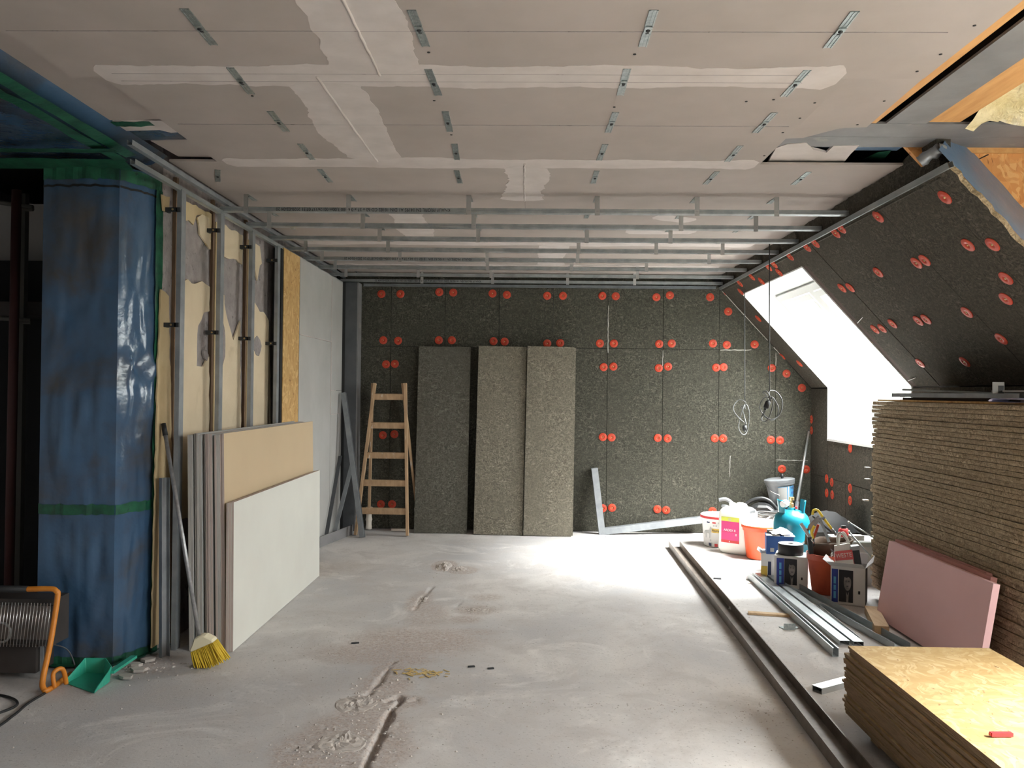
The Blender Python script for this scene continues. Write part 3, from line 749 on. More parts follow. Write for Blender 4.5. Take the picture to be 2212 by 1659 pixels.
# blue membrane ceiling on the left with green tape
fo = thing('membrane_ceiling', (-3.0, 2.0, 2.72), 'blue vapour membrane ceiling sealed with green tape, left of the plasterboard', 'membrane')
bm = bmesh.new(); nxx, nyy = 26, 50; V = []
for i in range(nxx + 1):
    V.append([])
    for j in range(nyy + 1):
        x = -4.5 + 2.46 * i / nxx; y = -1.0 + 5.6 * j / nyy
        z = 2.735 + .03 * mnoise.noise(Vector((x * 1.6, y * .8, 2))) + .012 * mnoise.noise(Vector((x * 7, y * 2, 5)))
        if i == nxx: z = 2.80
        V[-1].append(bm.verts.new((x, y, z)))
for i in range(nxx):
    for j in range(nyy): bm.faces.new((V[i][j], V[i][j + 1], V[i + 1][j + 1], V[i + 1][j])).smooth = True
finish('membrane', bm, 'blue_foil', fo)
def tape_strip(name, pts, w, side, parent, mat='green_tape', lift=.004):
    """flat wavy ribbon along pts, widened along side vector(s)"""
    bm = bmesh.new(); prev = None
    for k, p in enumerate(pts):
        p = Vector(p); sd = Vector(side).normalized(); wv = w * (1 + .18 * mnoise.noise(Vector((k * .7, w * 9, 1))))
        cur = [bm.verts.new(p - sd * wv / 2), bm.verts.new(p + sd * wv / 2)]
        if prev: bm.faces.new((prev[0], cur[0], cur[1], prev[1]))
        prev = cur
    return finish(name, bm, mat, parent)
def lerp_pts(a, b, n, jit=0.0, ax=(1, 1, 1)):
    a, b = Vector(a), Vector(b)
    return [a.lerp(b, k / n) + Vector((random.uniform(-jit, jit) * ax[0], random.uniform(-jit, jit) * ax[1], random.uniform(-jit, jit) * ax[2])) for k in range(n + 1)]
tape_strip('tape', lerp_pts((-2.10, 1.0, 2.722), (-2.10, 4.3, 2.715), 30, .006, (1, 0, .3)), .06, (1, 0, .25), fo)
tape_strip('tape', lerp_pts((-2.19, 1.0, 2.700), (-2.17, 4.35, 2.70), 30, .008, (1, 0, .3)), .06, (1, 0, .1), fo)
tape_strip('tape', lerp_pts((-4.3, 4.12, 2.695), (-2.08, 4.12, 2.69), 30, .008, (0, 1, .2)), .10, (0, 1, .1), fo)
tape_strip('tape', lerp_pts((-4.3, 4.36, 2.695), (-2.15, 4.37, 2.69), 30, .008, (0, 1, .2)), .12, (0, 1, -.2), fo)
tape_strip('tape', lerp_pts((-2.12, 4.02, 2.79), (-1.86, 4.02, 2.795), 10, .008, (0, 1, .2)), .07, (0, 1, 0), fo)
box('membrane_patch', -2.12, -1.6, 3.95, 4.3, 2.80, 2.803, 'blue_foil', fo)

# ================================================================== LEFT WALL
XW = -2.10                        # old plaster face
wall_left = struct(box('wall_left', XW - .12, XW - .006, 4.69, 9.0, 0, 3.15, 'plaster_grey'))
bm = bmesh.new(); n1, n2 = 30, 50; V = [[bm.verts.new((XW - .006 + .006 * mnoise.noise(Vector((0, y * 3, z * 3))), y, z)) for z in np.linspace(0, 2.9, n2)] for y in np.linspace(4.69, 7.2, n1)]
for i in range(n1 - 1):
    for j in range(n2 - 1): bm.faces.new((V[i][j], V[i + 1][j], V[i + 1][j + 1], V[i][j + 1])).smooth = True
finish('render_coat', bm, 'plaster_grey', wall_left)
def c4(pts): return [(320 + a / 4.608, 400 + b / 4.608) for a, b in pts]      # from a detail crop of the photograph
def coat(pts, mat='plaster_cream', th=.010, jag=.008):
    P = [AX(u, v, XW) for u, v in pts]; out = []
    for a, b in zip(P, P[1:] + P[:1]):
        n = max(1, int((a - b).length / .05))
        for k in range(n):
            q = a.lerp(b, k / n)
            if k: q = q + Vector((0, random.uniform(-jag, jag), random.uniform(-jag, jag)))
            q.z = max(q.z, .002); out.append(q)
    prism('plaster_coat', out, (th, 0, 0), mat, wall_left)
coat(c4([(325, 130), (620, 290), (615, 640), (572, 600), (520, 500), (475, 330), (520, 290), (590, 320), (470, 300), (440, 395), (395, 350), (325, 350)]), 'plaster_stained', .008)
coat(c4([(480, 320), (520, 290), (592, 325), (600, 640), (570, 590), (500, 490)]), 'plaster_cream', .011)
coat(c4([(300, 985), (380, 935), (420, 978), (520, 955), (600, 1012), (596, 1255), (540, 1268), (482, 1400), (468, 1800)]) + [(436, 792), (449, 770), (449, 1120), (382, 1120)])
coat(c4([(700, 375), (930, 500), (925, 790), (870, 740), (800, 735), (700, 690)]))
coat(c4([(690, 1080), (745, 1095), (745, 1180), (765, 1290), (835, 1545), (905, 1350), (905, 1700)]) + [(520, 1120), (462, 1120)])
coat(c4([(1020, 560), (1100, 610), (1120, 780), (1100, 800), (1075, 950), (1040, 800), (1015, 790)]))
coat(c4([(1010, 1180), (1050, 1170), (1100, 1260), (1140, 1265), (1190, 1350), (1200, 1700)]) + [(585, 1120), (525, 1120)])
coat([(345, 625), (362, 640), (368, 1000), (368, 1380), (325, 1400), (338, 800)], 'plaster_stained', .009)
coat([(347, 420), (364, 425), (362, 460), (350, 455)], 'plaster_stained', .008)
for p in ((1075, 1600, 40, 110), (730, 1600, 25, 220), (555, 1690 + 0, 26, 60)):
    u, v = 320 + p[0] / 4.608, 400 + p[1] / 4.608; ru, rv = p[2] / 4.608, p[3] / 4.608
    coat([(u + ru * math.cos(a) * random.uniform(.6, 1.2), v + rv * math.sin(a) * random.uniform(.7, 1.1)) for a in np.linspace(0, 6.28, 12)[:-1]], 'plaster_grey', .013)
# brown strips paint the shade line behind each stud, green tape along the top
for y in (4.84, 5.41, 6.05):
    box('stud_gap_shade', XW - .005, XW + .016, y - .018, y + .012, 0, 2.74, 'wood_brown', wall_left); box('lath_strip', XW - .005, XW + .022, y + .014, y + .045, 0, 2.60, 'plaster_stained', wall_left)
# OSB strip and grey plasterboard lining toward the back corner
box('wall_gap_shade', -2.06, -1.995, 6.60, 6.655, 0, 2.63, 'black_rubber', wall_left)  # black strip paints the shade of the open gap before the OSB
box('osb_strip', -2.02, -1.992, 6.665, 7.125, 0, 2.645, 'osb_brown', wall_left)
def gk(y0, y1, z0, z1): box('plasterboard', -2.02, -1.990 + random.uniform(-.0008, .0008), y0 + .0015, y1 - .0015, z0 + .0015, z1 - .0015, 'gypsum_grey', wall_left)
gk(7.13, 8.285, 0, 1.975); gk(7.13, 8.285, 1.975, 2.645); gk(8.285, 8.86, 0, 1.25); gk(8.285, 8.86, 1.25, 1.49); gk(8.285, 8.86, 1.49, 2.645)
for a, b in (((7.14, 1.975), (8.28, 1.98)), ((8.285, 1.25), (8.285, 2.60)), ((8.285, 1.25), (8.70, 1.25)), ((8.285, 1.488), (8.5, 1.488))):
    n = 14; pts = [Vector((-1.988, a[0] + (b[0] - a[0]) * k / n, a[1] + (b[1] - a[1]) * k / n)) for k in range(n + 1)]
    tube('filler_line', pts, [random.uniform(.0025, .006) for _ in pts], 'joint_compound', wall_left, seg=5)
# dark masonry beyond the column
struct(box('wall_side_room', -4.5, -2.32, 5.6, 5.7, 0, 2.75, 'wall_pale'))

# steel column in the back corner
t = thing('steel_column', (-1.92, 8.86, 0), 'dark grey steel column standing in the back left corner', 'column')
box('flange', -1.995, -1.835, 8.775, 8.79, 0, 2.645, 'steel_grey', t); box('flange', -1.995, -1.835, 8.93, 8.945, 0, 2.645, 'steel_grey', t)
box('web', -1.92, -1.91, 8.79, 8.93, 0, 2.645, 'steel_grey', t)
box('side_flange', -1.835, -1.822, 8.78, 8.945, 0, 2.645, 'steel_beam_grey', t)
box('column_gap_shade', -1.995, -1.96, 8.768, 8.774, 0, 2.645, 'black_rubber', t)  # black strip paints the shade in the gap beside the column

# ---- blue membrane box column
t = thing('membrane_column', (-2.43, 4.65, 0), 'tall column wrapped in glossy blue membrane with green tape', 'column')
def col_pt(face, a, z):
    """face 0: front (a from left to right), 1: right side (a from near to far)"""
    bul = .018 * mnoise.noise(Vector((a * 3.1 + face * 7, z * 1.3, 1))) + .010 * mnoise.noise(Vector((a * 8 + face * 3, z * 5, 4)))
    edge = min(1, min(a, 1 - a) * 5)
    if face == 0: return Vector((-2.635 + .415 * a, 4.42 - bul * edge * 1.6 - .008 * edge, z))
    y = 4.42 + .26 * a
    if face == 1:
        fold = .035 * max(0, 1 - abs(z - 1.62) / .10) * math.sin(a * 9) * edge + .025 * max(0, 1 - abs(z - 1.45) / .2) * edge
        return Vector((-2.22 + .11 * a + bul * edge * .7 + fold, y, z))
    return Vector((-2.635, y, z))
for face, nm in ((0, 'front_sheet'), (1, 'side_sheet'), (2, 'hidden_side_sheet')):
    bm = bmesh.new(); na, nz = 22, 90
    V = [[bm.verts.new(col_pt(face, i / na, 2.70 * j / nz)) for j in range(nz + 1)] for i in range(na + 1)]
    for i in range(na):
        for j in range(nz): bm.faces.new((V[i][j], V[i + 1][j], V[i + 1][j + 1], V[i][j + 1])).smooth = True
    if face == 2: bmesh.ops.reverse_faces(bm, faces=bm.faces)
    finish(nm, bm, 'blue_foil' if face != 1 else 'blue_foil', t)
def ring(z, w, mat='green_tape', nm='tape'):
    tape_strip(nm, [col_pt(0, a, z + random.uniform(-.004, .004)) + Vector((0, -.004, 0)) for a in np.linspace(0, 1, 18)], w, (0, 0, 1), t, mat)
    tape_strip(nm, [col_pt(1, a, z + random.uniform(-.004, .004)) + Vector((.004, 0, 0)) for a in np.linspace(0, 1, 14)], w, (0, 0, 1), t, mat)
ring(.84, .055); ring(2.655, .07); ring(2.585, .012, 'black_rubber', 'marker_line'); ring(.025, .05)
tape_strip('tape', [col_pt(1, .95, z) + Vector((.008, -.008, 0)) for z in np.linspace(0, 2.62, 60)], .06, (.25, 1, 0), t)
tape_strip('tape', lerp_pts((-2.17, 4.43, .012), (-2.06, 4.80, .012), 16, .01, (1, 0, .2)), .09, (1, 0, .3), t)
tape_strip('tape', lerp_pts((-2.63, 4.39, .012), (-2.2, 4.39, .012), 16, .008, (0, 1, .2)), .05, (0, 1, 0), t)

# ---- studs: galvanised C profiles with brackets
for k, y in enumerate((4.70, 5.31, 5.92, 6.53)):
    t = thing('wall_stud', (-2.014, y + .03, 0), ['galvanised wall stud nearest the blue column', 'second galvanised wall stud from the blue column',
              'third galvanised wall stud from the blue column', 'galvanised wall stud beside the dark gap and OSB strip'][k], 'stud', 'vertical studs on the left wall')
    channel('profile', (-2.0, y + .03, 0.0), (-2.0, y + .03, 2.64), .06, .027, 'galvanised_dull', t, (-1, 0, 0), .0012, .008)
    for z in (1.86, 2.52):
        bm = bmesh.new(); add_box(bm, -2.075, -2.02, y - .012, y - .009, z - .013, z + .013); add_box(bm, -2.09, -2.075, y - .012, y + .03, z - .013, z + .013); add_box(bm, -2.03, -2.005, y - .012, y + .0, z - .013, z + .013)
        br_ = finish('bracket', bm, 'dark_plastic', t)
        lathe('bracket_screw', [(0, 0), (.006, 0), (.006, .004), (0, .004)], 'brass', br_, T(-2.045, y - .016, z) @ Matrix.Rotation(R_(90), 4, 'X'), 8)
t = channel('edge_profile', (-2.02, 4.15, 2.632), (-2.02, 8.92, 2.632), .028, .027, 'galvanised', None, (0, 0, 1), .0012)
tag(t, 'galvanised edge profile running along the top of the left wall', 'profile')
t = channel('edge_profile', (-1.988, 4.05, 2.70), (-2.0, 8.90, 2.70), .028, .027, 'galvanised_dull', None, (0, 0, 1), .0012)
tag(t, 'upper galvanised profile just below the ceiling edge above the left studs', 'profile')
t = channel('edge_profile', (2.05, 4.07, 2.615), (2.05, 8.92, 2.615), .028, .03, 'galvanised', None, (-.3, 0, 1), .0012)
tag(t, 'galvanised edge profile along the top of the sloping wall', 'profile')
t = channel('edge_profile', (-1.8, 8.93, 2.635), (2.0, 8.93, 2.635), .028, .028, 'galvanised_dull', None, (0, -1, 0), .0012)
tag(t, 'galvanised edge profile along the top of the back wall', 'profile')

# ================================================================== CEILING BATTENS + HANGERS
ROWY = [2.889 + .5 * k for k in range(13)]
PRINT = 'KNAUF PROFIL EN 14195 A1 DIN 18182 CD 60 x 27 x 0,6 100 3,00m 00126337 07:31 2020-02-04 20'
bnames = ['nearest the camera, with black printed lettering', 'second from the camera', 'third from the camera', 'fourth from the camera', 'fifth from the camera, with printed lettering',
          'sixth from the camera', 'third from the back wall', 'closest to the back wall']
for k in range(8):
    y = ROWY[5 + k] + (-.03 if k == 7 else 0)
    yl = y
    p = thing('ceiling_batten', (0, y, ZP), 'galvanised ceiling batten ' + bnames[k], 'profile', 'ceiling battens')
    channel('profile', (-2.03, yl, ZP), (2.05, y, ZP), .06, .027, 'galvanised', p, (0, 0, 1), .0012, .006)
    bm = bmesh.new()                              # rolled bead along the side
    add_box(bm, -2.03, 2.05, y - .0312, y - .030, ZP + .011, ZP + .0145); finish('bead', bm, 'galvanised_dull', p)
    if k in (0, 4, 7):
        text('lettering', PRINT, .0300, (-1.09, y - .0318, ZP + .0135), (-1, 0, 0), (0, 0, -1), 'print_black', p, True, .90)
# flat direct hanger: perforated strip with a screw plate in the middle
def hanger_parts():
    bm = bmesh.new()
    for s in (-1, 1):
        add_box(bm, -.0155, .0155, s * .026 if s > 0 else -.145, .145 if s > 0 else -.026, -.0022, -.0004)
        add_box(bm, -.0155, -.0105, s * .026 if s > 0 else -.145, .145 if s > 0 else -.026, -.0042, -.0022); add_box(bm, .0105, .0155, s * .026 if s > 0 else -.145, .145 if s > 0 else -.026, -.0042, -.0022)
        add_box(bm, -.0018, .0018, s * .04 if s > 0 else -.14, .14 if s > 0 else -.04, -.0036, -.0022)
    add_box(bm, -.0135, .0135, -.026, .026, -.0065, -.0004)
    flat = bm_mesh('strip', bm, 'zinc_sheet')
    bm = bmesh.new(); add_lathe(bm, [(0, -.0115), (.0045, -.0115), (.0085, -.008), (.0085, -.0065)], 10); add_box(bm, -.006, .006, .016, .026, -.0068, -.0064, 0)
    scr = bm_mesh('screw', bm, 'steel_dark')
    bm = bmesh.new()                                  # dropped leg, strip hanging down
    add_box(bm, -.0155, .0155, -.0312, -.0304, -.125, -.0004); add_box(bm, -.0155, -.0115, -.0326, -.0312, -.125, -.01); add_box(bm, .0115, .0155, -.0326, -.0312, -.125, -.01)
    drop = bm_mesh('dropped_leg', bm, 'aluminium')
    bm = bmesh.new()
    add_box(bm, -.0135, .0135, -.031, .026, -.005, -.0004)
    plate = bm_mesh('screw_plate', bm, 'zinc_sheet')
    bm = bmesh.new(); add_box(bm, -.0155, .0155, .026, .145, -.0022, -.0004); add_box(bm, -.0155, -.0105, .026, .145, -.0042, -.0022); add_box(bm, .0105, .0155, .026, .145, -.0042, -.0022)
    half = bm_mesh('flat_leg', bm, 'zinc_sheet')
    return flat, scr, drop, plate, half
H_FLAT, H_SCR, H_DROP, H_PLATE, H_HALF = hanger_parts()
HX = {0: [-1.171, -.398, .403, 1.072], 1: [-1.20, -.405, .375, 1.075], 2: [-1.20, -.395, .377, 1.09], 3: [-1.20, -.40, .375, 1.07], 4: [-1.87, -1.222, -.43, .378, 1.06, 1.585]}
rowname = ['row nearest the camera', 'second row from the camera', 'third row from the camera', 'fourth row from the camera', 'fifth row, next to the battens']
for r, L in HX.items():
    for c, x in enumerate(L):
        y = ROWY[r] + random.uniform(-.01, .01)
        h = thing('direct_hanger', (x, y, ZC), 'flat zinc hanger strip, %s, %s from the left' % (rowname[r], ORD[c + 1]), 'hanger', 'flat hanger strips on the ceiling',
                  rotz=random.uniform(-.05, .05) + (.35 if (r, c) == (4, 0) else 0))
        m = WM[h]
        st_ = inst('strip', H_FLAT, m, h); inst('screw', H_SCR, m, st_)
for k in range(8):
    y = ROWY[5 + k] + (-.03 if k == 7 else 0)
    Ls = [-1.86, -1.18, -.395, .42, 1.06, 1.585] if k < 5 else [-1.86, -1.15, -.40, .40, 1.10]
    for c, x in enumerate(Ls):
        x += random.uniform(-.02, .02)
        h = thing('direct_hanger', (x, y, ZC), 'zinc hanger with bent leg holding ceiling batten %d, %s along it from the left' % (k + 1, ORD[c + 1]), 'hanger', 'bent hangers on the battens')
        h['label'] = 'bent zinc hanger on the %s ceiling batten from the camera, %s from the left' % (ORD[k + 1], ORD[c + 1])
        m = WM[h]
        if k == 7: m = m @ Matrix.Translation((0, .0, 0))
        st_ = inst('screw_plate', H_PLATE, m, h); inst('screw', H_SCR, m, st_)
        if (k * 3 + c) % 5 != 1 or k == 0: inst('dropped_leg', H_DROP, m, h)
        if k < 7: inst('flat_leg', H_HALF, m, h)

# ================================================================== ROOF STRUCTURE TOP RIGHT
def ibeam(name, a, b, w, hgt, z, label, t=.012):
    """I beam with its underside at z running a->b (xy)"""
    th = thing(name, (a[0], a[1], z), label, 'beam'); 
    bar('bottom_flange', (a[0], a[1], z + t / 2), (b[0], b[1], z + t / 2), w, t, 'steel_beam_grey', th)
    bar('top_flange', (a[0], a[1], z + hgt - t / 2), (b[0], b[1], z + hgt - t / 2), w, t, 'steel_beam_grey', th)
    bar('web', (a[0], a[1], z + hgt / 2), (b[0], b[1], z + hgt / 2), .01, hgt - 2 * t, 'steel_dark', th)  # web near-black: shade between the flanges is put into its colour
    return th
ibeam('steel_beam', (1.10, 4.09), (3.38, 4.09), .20, .22, 2.80, 'grey steel cross beam above the ceiling edge, nearer one of the pair')
ibeam('steel_beam', (1.10, 4.28), (3.38, 4.275), .17, .22, 2.80, 'grey steel cross beam above the ceiling edge, farther one of the pair')
ibeam('steel_beam', (1.79, -1.0), (1.79, 3.985), .19, .22, 2.80, 'grey steel beam running toward the camera beside the plasterboard ceiling')
tag(box('timber_joist', 1.596, 1.645, -1.0, 3.98, 2.80, 3.02, 'timber_orange'), 'orange timber joist between the plasterboard edge and the steel beam', 'joist')
tag(box('beam_gap_shadow', 1.646, 1.694, -1.0, 3.98, 2.90, 3.02, 'black_rubber'), 'black strip standing in for the shadow in the gap beside the steel beam', 'shadow strip')  # black box paints the web's shadow into the gap
tag(box('timber_joist', 1.89, 2.04, -1.0, 3.975, 2.805, 3.02, 'timber_orange'), 'orange timber joist beside the yellow insulation', 'joist')
tag(box('timber_rail', 2.14, 3.38, 4.36, 4.374, 2.772, 2.799, 'timber_orange'), 'pale timber rail behind the steel cross beam', 'rail')
tag(box('membrane_piece', 1.3, 2.0, 4.40, 4.56, 2.84, 2.845, 'blue_foil_light'), 'blue membrane glimpsed through the torn ceiling opening', 'membrane')
tag(prism('tape_piece', [AZ(*p, 2.83) for p in ((1855, 350), (1895, 330), (1925, 326), (1905, 350))], (0, 0, .003), 'green_tape'), 'green tape piece in the torn ceiling opening', 'tape')
tag(bar('steel_angle', (1.37, 4.0, 2.815), (1.43, 4.40, 2.815), .03, .02, 'steel_grey'), 'rusty steel angle crossing the torn ceiling opening', 'angle')
tag(box('osb_sheet', 2.05, 3.38, .6, 4.36, 3.06, 3.075, 'osb_orange'), 'orange OSB sheet above the steel beams', 'board')
# mineral wool bulging out between the joists
bm = bmesh.new(); n1, n2 = 26, 40; V = []
for i in range(n1 + 1):
    V.append([])
    for j in range(n2 + 1):
        a, b = i / n1, j / n2; y = 1.6 + 2.36 * b; x0 = 2.06 + .03 * mnoise.noise(Vector((y * 7, 3, 0))); x = x0 + 1.0 * a
        z = 2.915 - .05 * math.sin(min(1, a * 1.4) * math.pi) ** .7 - .07 * max(0, (b - .9) / .1) + .06 * mnoise.noise(Vector((x * 6, y * 5, 1))) + .035 * mnoise.noise(Vector((x * 17, y * 14, 3)))
        if a < .12: z -= .05 * (1 - a / .12)
        V[-1].append(bm.verts.new((x, y, z)))
for i in range(n1):
    for j in range(n2): bm.faces.new((V[i][j], V[i][j + 1], V[i + 1][j + 1], V[i + 1][j])).smooth = True
tag(finish('insulation_batt', bm, 'mineral_wool'), 'fluffy yellow mineral wool sagging between the roof timbers', 'insulation')
# pipe insulation stump at the near end of the torn fascia
p0, p1 = AY(1985, 350, 4.25), AY(2030, 322, 4.18)
t = thing('foil_sleeve', p0, 'crumpled grey foil sleeve at the near end of the sloping wall', 'sleeve')
bm = bmesh.new(); add_tube(bm, lerp_pts(p0, p1, 8, .004), [.03 + random.uniform(-.004, .004) for _ in range(9)], 10); finish('sleeve', bm, 'galvanised_dull', t)
bm = bmesh.new(); add_tube(bm, lerp_pts(p1, p1 + (p1 - p0) * .25, 3, .003), [.028, .03, .024, .012], 9); finish('foil_end', bm, 'aluminium', t)

# ================================================================== BACK WALL: LADDER, BOARDS, FRAMES
def lean_board(name, x0, x1, yb, yt, h, th, mat, label, tilt=0.0, group=None):
    """board standing on the floor, leaning back from yb to yt"""
    ang = math.atan2(yt - yb, h)
    m = Matrix.Translation(((x0 + x1) / 2, yb, 0)) @ Matrix.Rotation(tilt, 4, 'Y') @ Matrix.Rotation(-ang, 4, 'X')
    w = (x1 - x0) / 2
    o = box(name, -w, w, 0, th, .002 + abs(math.sin(tilt)) * w, h, mat, None, .003, m)
    return tag(o, label, 'board', group)
lean_board('wood_wool_board', -1.19, -.635, 8.69, 8.86, 1.98, .05, 'woodwool_grey', 'dark grey wood wool board leaning on the back wall beside the ladder', .004, 'boards leaning on the back wall')
lean_board('wood_wool_board', -.560, -.048, 8.64, 8.80, 1.985, .05, 'woodwool_light', 'pale wood wool board leaning on the back wall, left one of the pair', .012, 'boards leaning on the back wall')
lean_board('wood_wool_board', -.040, .455, 8.61, 8.76, 1.985, .05, 'woodwool_light', 'pale wood wool board leaning on the back wall, right one of the pair', .012, 'boards leaning on the back wall')
lean_board('wood_wool_board', -.02, .475, 8.665, 8.815, 1.98, .05, 'woodwool_light', 'pale wood wool board showing as a thin edge behind the right one of the pair', .012, 'boards leaning on the back wall')

# ladder
t = thing('step_ladder', (-1.5, 8.55, 0), 'wooden step ladder splashed with plaster, standing by the back wall', 'ladder')
FBL, FBR, FTL, FTR = AZ(768, 1157), AZ(880, 1159), AY(810, 828, 8.70), AY(876, 828, 8.70)
for a, b in ((FBL, FTL), (FBR, FTR)):
    bar('front_rail', a + Vector((0, 0, .008)), b, .026, .058, 'wood_ladder', t, (0, -1, .2), .003)
def rail_pt(a, b, z): return a.lerp(b, (z - a.z) / (b.z - a.z))
for v in (857, 919, 984, 1044, 1105):
    yy = 8.46 + (8.70 - 8.46) * (1157 - v) / (1157 - 828)
    z = AY(840, v, yy).z
    a, b = rail_pt(FBL, FTL, z), rail_pt(FBR, FTR, z)
    bar('step', a + Vector((.012, .0, 0)), b + Vector((-.012, 0, 0)), .028, .062, 'wood_ladder', t, (0, -.25, 1), .003)
BL, BR = Vector((-1.70, 8.86, .012)), Vector((-1.155, 8.86, .012))
TL, TR = FTL + Vector((-.035, .055, 0)), FTR + Vector((-.04, .055, 0))
for a, b in ((BL, TL), (BR, TR)):
    bar('rear_rail', a, b, .024, .05, 'wood_ladder', t, (0, -1, -.1), .003)
    pts = [a.lerp(b, k / 60) for k in range(0, 10)]
    bm = bmesh.new(); add_tube(bm, pts, [.034 + random.uniform(-.005, .006) for _ in pts], 9); finish('plaster_crust', bm, 'paper', t)
tag(box('plaster_scrap', -1.45, -1.30, 8.82, 8.86, .0, .02, 'paper', None), 'small plaster offcut on the floor behind the ladder', 'offcut')

# leaning steel strips and angle by the grey plasterboard
def strip(name, a, b, w, th, mat, label, cat, upv):
    return tag(bar(name, a, b, w, th, mat, None, upv), label, cat)
t = thing('steel_strip', AY(752, 1120, 8.52), 'long steel angle leaning in the back left corner', 'angle')
a, b = AY(741, 848, 8.62), AY(777, 1125, 8.40); b.z = max(b.z, .06)
bb = a + (b - a) * ((a.z - .005) / (a.z - b.z))
bar('flange', a, bb, .006, .05, 'galvanised_dull', t, (1, -.25, 0)); bar('flange', a + Vector((.02, .02, 0)), bb + Vector((.02, .02, 0)), .045, .005, 'steel_grey', t, (1, -.25, 0))
a, b = AY(760, 1005, 8.55), AY(723, 1148, 8.25); bb = a + (b - a) * ((a.z - .09) / (a.z - b.z))
t = thing('steel_strip', bb, 'short steel strip leaning across the long angle in the back left corner', 'strip'); bar('strip', a, bb, .006, .045, 'galvanised_dull', t, (1, -.3, 0))
a, b = AY(735, 985, 8.60), AY(706, 1150, 8.05); bb = a + (b - a) * ((a.z - .09) / (a.z - b.z))
t = thing('steel_strip', bb, 'dark steel strip leaning flat along the grey plasterboard', 'strip'); bar('strip', a, bb, .006, .04, 'steel_grey', t, (1, -.3, 0))
a, b = AZ(690, 1183), AZ(762, 1154)
t = thing('steel_angle', a.lerp(b, .5), 'grey steel angle lying on the floor between the plasterboards and the ladder', 'angle')
bar('upright_flange', a + Vector((0, 0, .05)), b + Vector((0, 0, .05)), .008, .10, 'steel_beam_grey', t); bar('floor_flange', a + Vector((-.05, 0, .005)), b + Vector((-.05, 0, .005)), .10, .008, 'steel_beam_grey', t)

# L shaped frame of square tube
t = thing('steel_tube_elbow', AZ(1296, 1159), 'L shaped frame of grey square steel tube leaning on the back wall', 'frame')
c = AY(1300, 1148, 8.80); top = AY(1284, 1011, 8.90); end = AY(1517, 1122, 8.86)
dv = (top - c).normalized(); dh = (end - c).normalized(); yv = Vector((0, -1, .05))
def miter(name, p, q, other):
    d = (q - p).normalized(); s = (other - other.dot(d) * d).normalized(); w = .034; dep = Vector((0, .07, 0))
    ang = math.acos(max(-1, min(1, d.dot(other)))); k = w / math.tan(ang / 2)
    A = [p - d * k - s * w, q - s * w, q + s * w, p + d * k + s * w]
    prism(name, [v + Vector((0, -.035, 0)) for v in A], dep, 'galvanised_dull', t)
miter('upright_tube', c, top, dh); miter('level_tube', c, end, dv)
prism('end_plug', [end + dh * .002 + dv * s + Vector((0, y, 0)) for s, y in ((-.03, -.03), (.03, -.03), (.03, .03), (-.03, .03))], dh * .004, 'black_rubber', t)
tag(prism('paper_scrap', [AZ(*p, .003) for p in ((1308, 1158), (1322, 1156), (1324, 1159), (1310, 1161))], (0, 0, .003), 'print_white'), 'white paper scrap under the tube frame corner', 'scrap')

# two hanging cables with knotted coils
def cable(u, v0, y, knots, loops, plug, label):
    top = AY(u, v0, y); top.z = ZC - .002
    pts0 = [top, AY(u, (v0 + knots[0][1]) / 2, y), AY(*knots[0], y)]
    t = thing('hanging_cable', (top.x, y, pts0[-1].z), label, 'cable', 'cables hanging by the window')
    tube('cable', spline(pts0, 4), .0042, 'cable_dark', t, 7)
    for L in loops:
        pts = [AY(a, b, y + random.uniform(-.03, .03)) for a, b in L]
        tube('coil', spline(pts, 7, True), .0042, 'cable_grey', t, 6, True)
    (a, b) = plug
    pa, pb = AY(*a, y - .01), AY(*b, y - .01)
    tube('connector', [pa, pa.lerp(pb, .15), pa.lerp(pb, .2), pa.lerp(pb, .85), pb], [.010, .014, .022, .022, .012], 'black_plastic', t, 10)
    tube('connector_collar', [pb, pb + (pb - pa) * .2], [.012, .008], 'cable_grey', t, 8)
    return t
Z8 = lambda L: [(1560 + a / 8.295, 800 + b / 8.295) for a, b in L]
cable(1608.5, 590, 8.25, Z8([(405, 560)]), [Z8([(405, 560), (300, 530), (205, 640), (215, 740), (300, 850), (400, 940), (430, 960), (390, 800), (370, 700), (420, 610)]),
      Z8([(370, 690), (310, 900), (300, 1050), (370, 1150), (440, 1110), (480, 900), (475, 700), (420, 600)]), Z8([(350, 640), (400, 640), (410, 690), (350, 690)])],
      Z8([(405, 970), (405, 1080)]), 'dark cable with knotted coil and plug, hanging farther from the window')
cable(1662, 540, 6.80, Z8([(850, 380)]), [Z8([(850, 370), (960, 380), (1060, 500), (1075, 650), (1020, 800), (900, 880), (780, 830), (690, 720), (680, 600), (760, 490), (840, 480)]),
      Z8([(880, 480), (980, 600), (1010, 730), (960, 860), (860, 890), (760, 820), (750, 720), (790, 660)]), Z8([(730, 400), (780, 370), (830, 420), (860, 490), (830, 540), (785, 430)]),
      Z8([(900, 490), (910, 600), (850, 820), (780, 910), (710, 890), (715, 830), (770, 720)])],
      Z8([(840, 530), (775, 690)]), 'dark cable with knotted coil and connector, hanging in front of the window reveal')
# pole in the corner
p0, p1 = AY(1722, 1088, 8.50), AY(1747, 932, 8.90)
d = (p1 - p0).normalized(); base = p0 - d * ((p0.z - .01) / d.z)
t = thing('pole', base, 'thin pale pole leaning in the back right corner', 'pole')
tube('shaft', [p0, p1], [.017, .010], 'aluminium', t, 8); tube('socket', [base, p0 + d * .02], .02, 'steel_grey', t, 8); tube('tip', [p1, p1 + d * .02], .007, 'dark_plastic', t, 8)

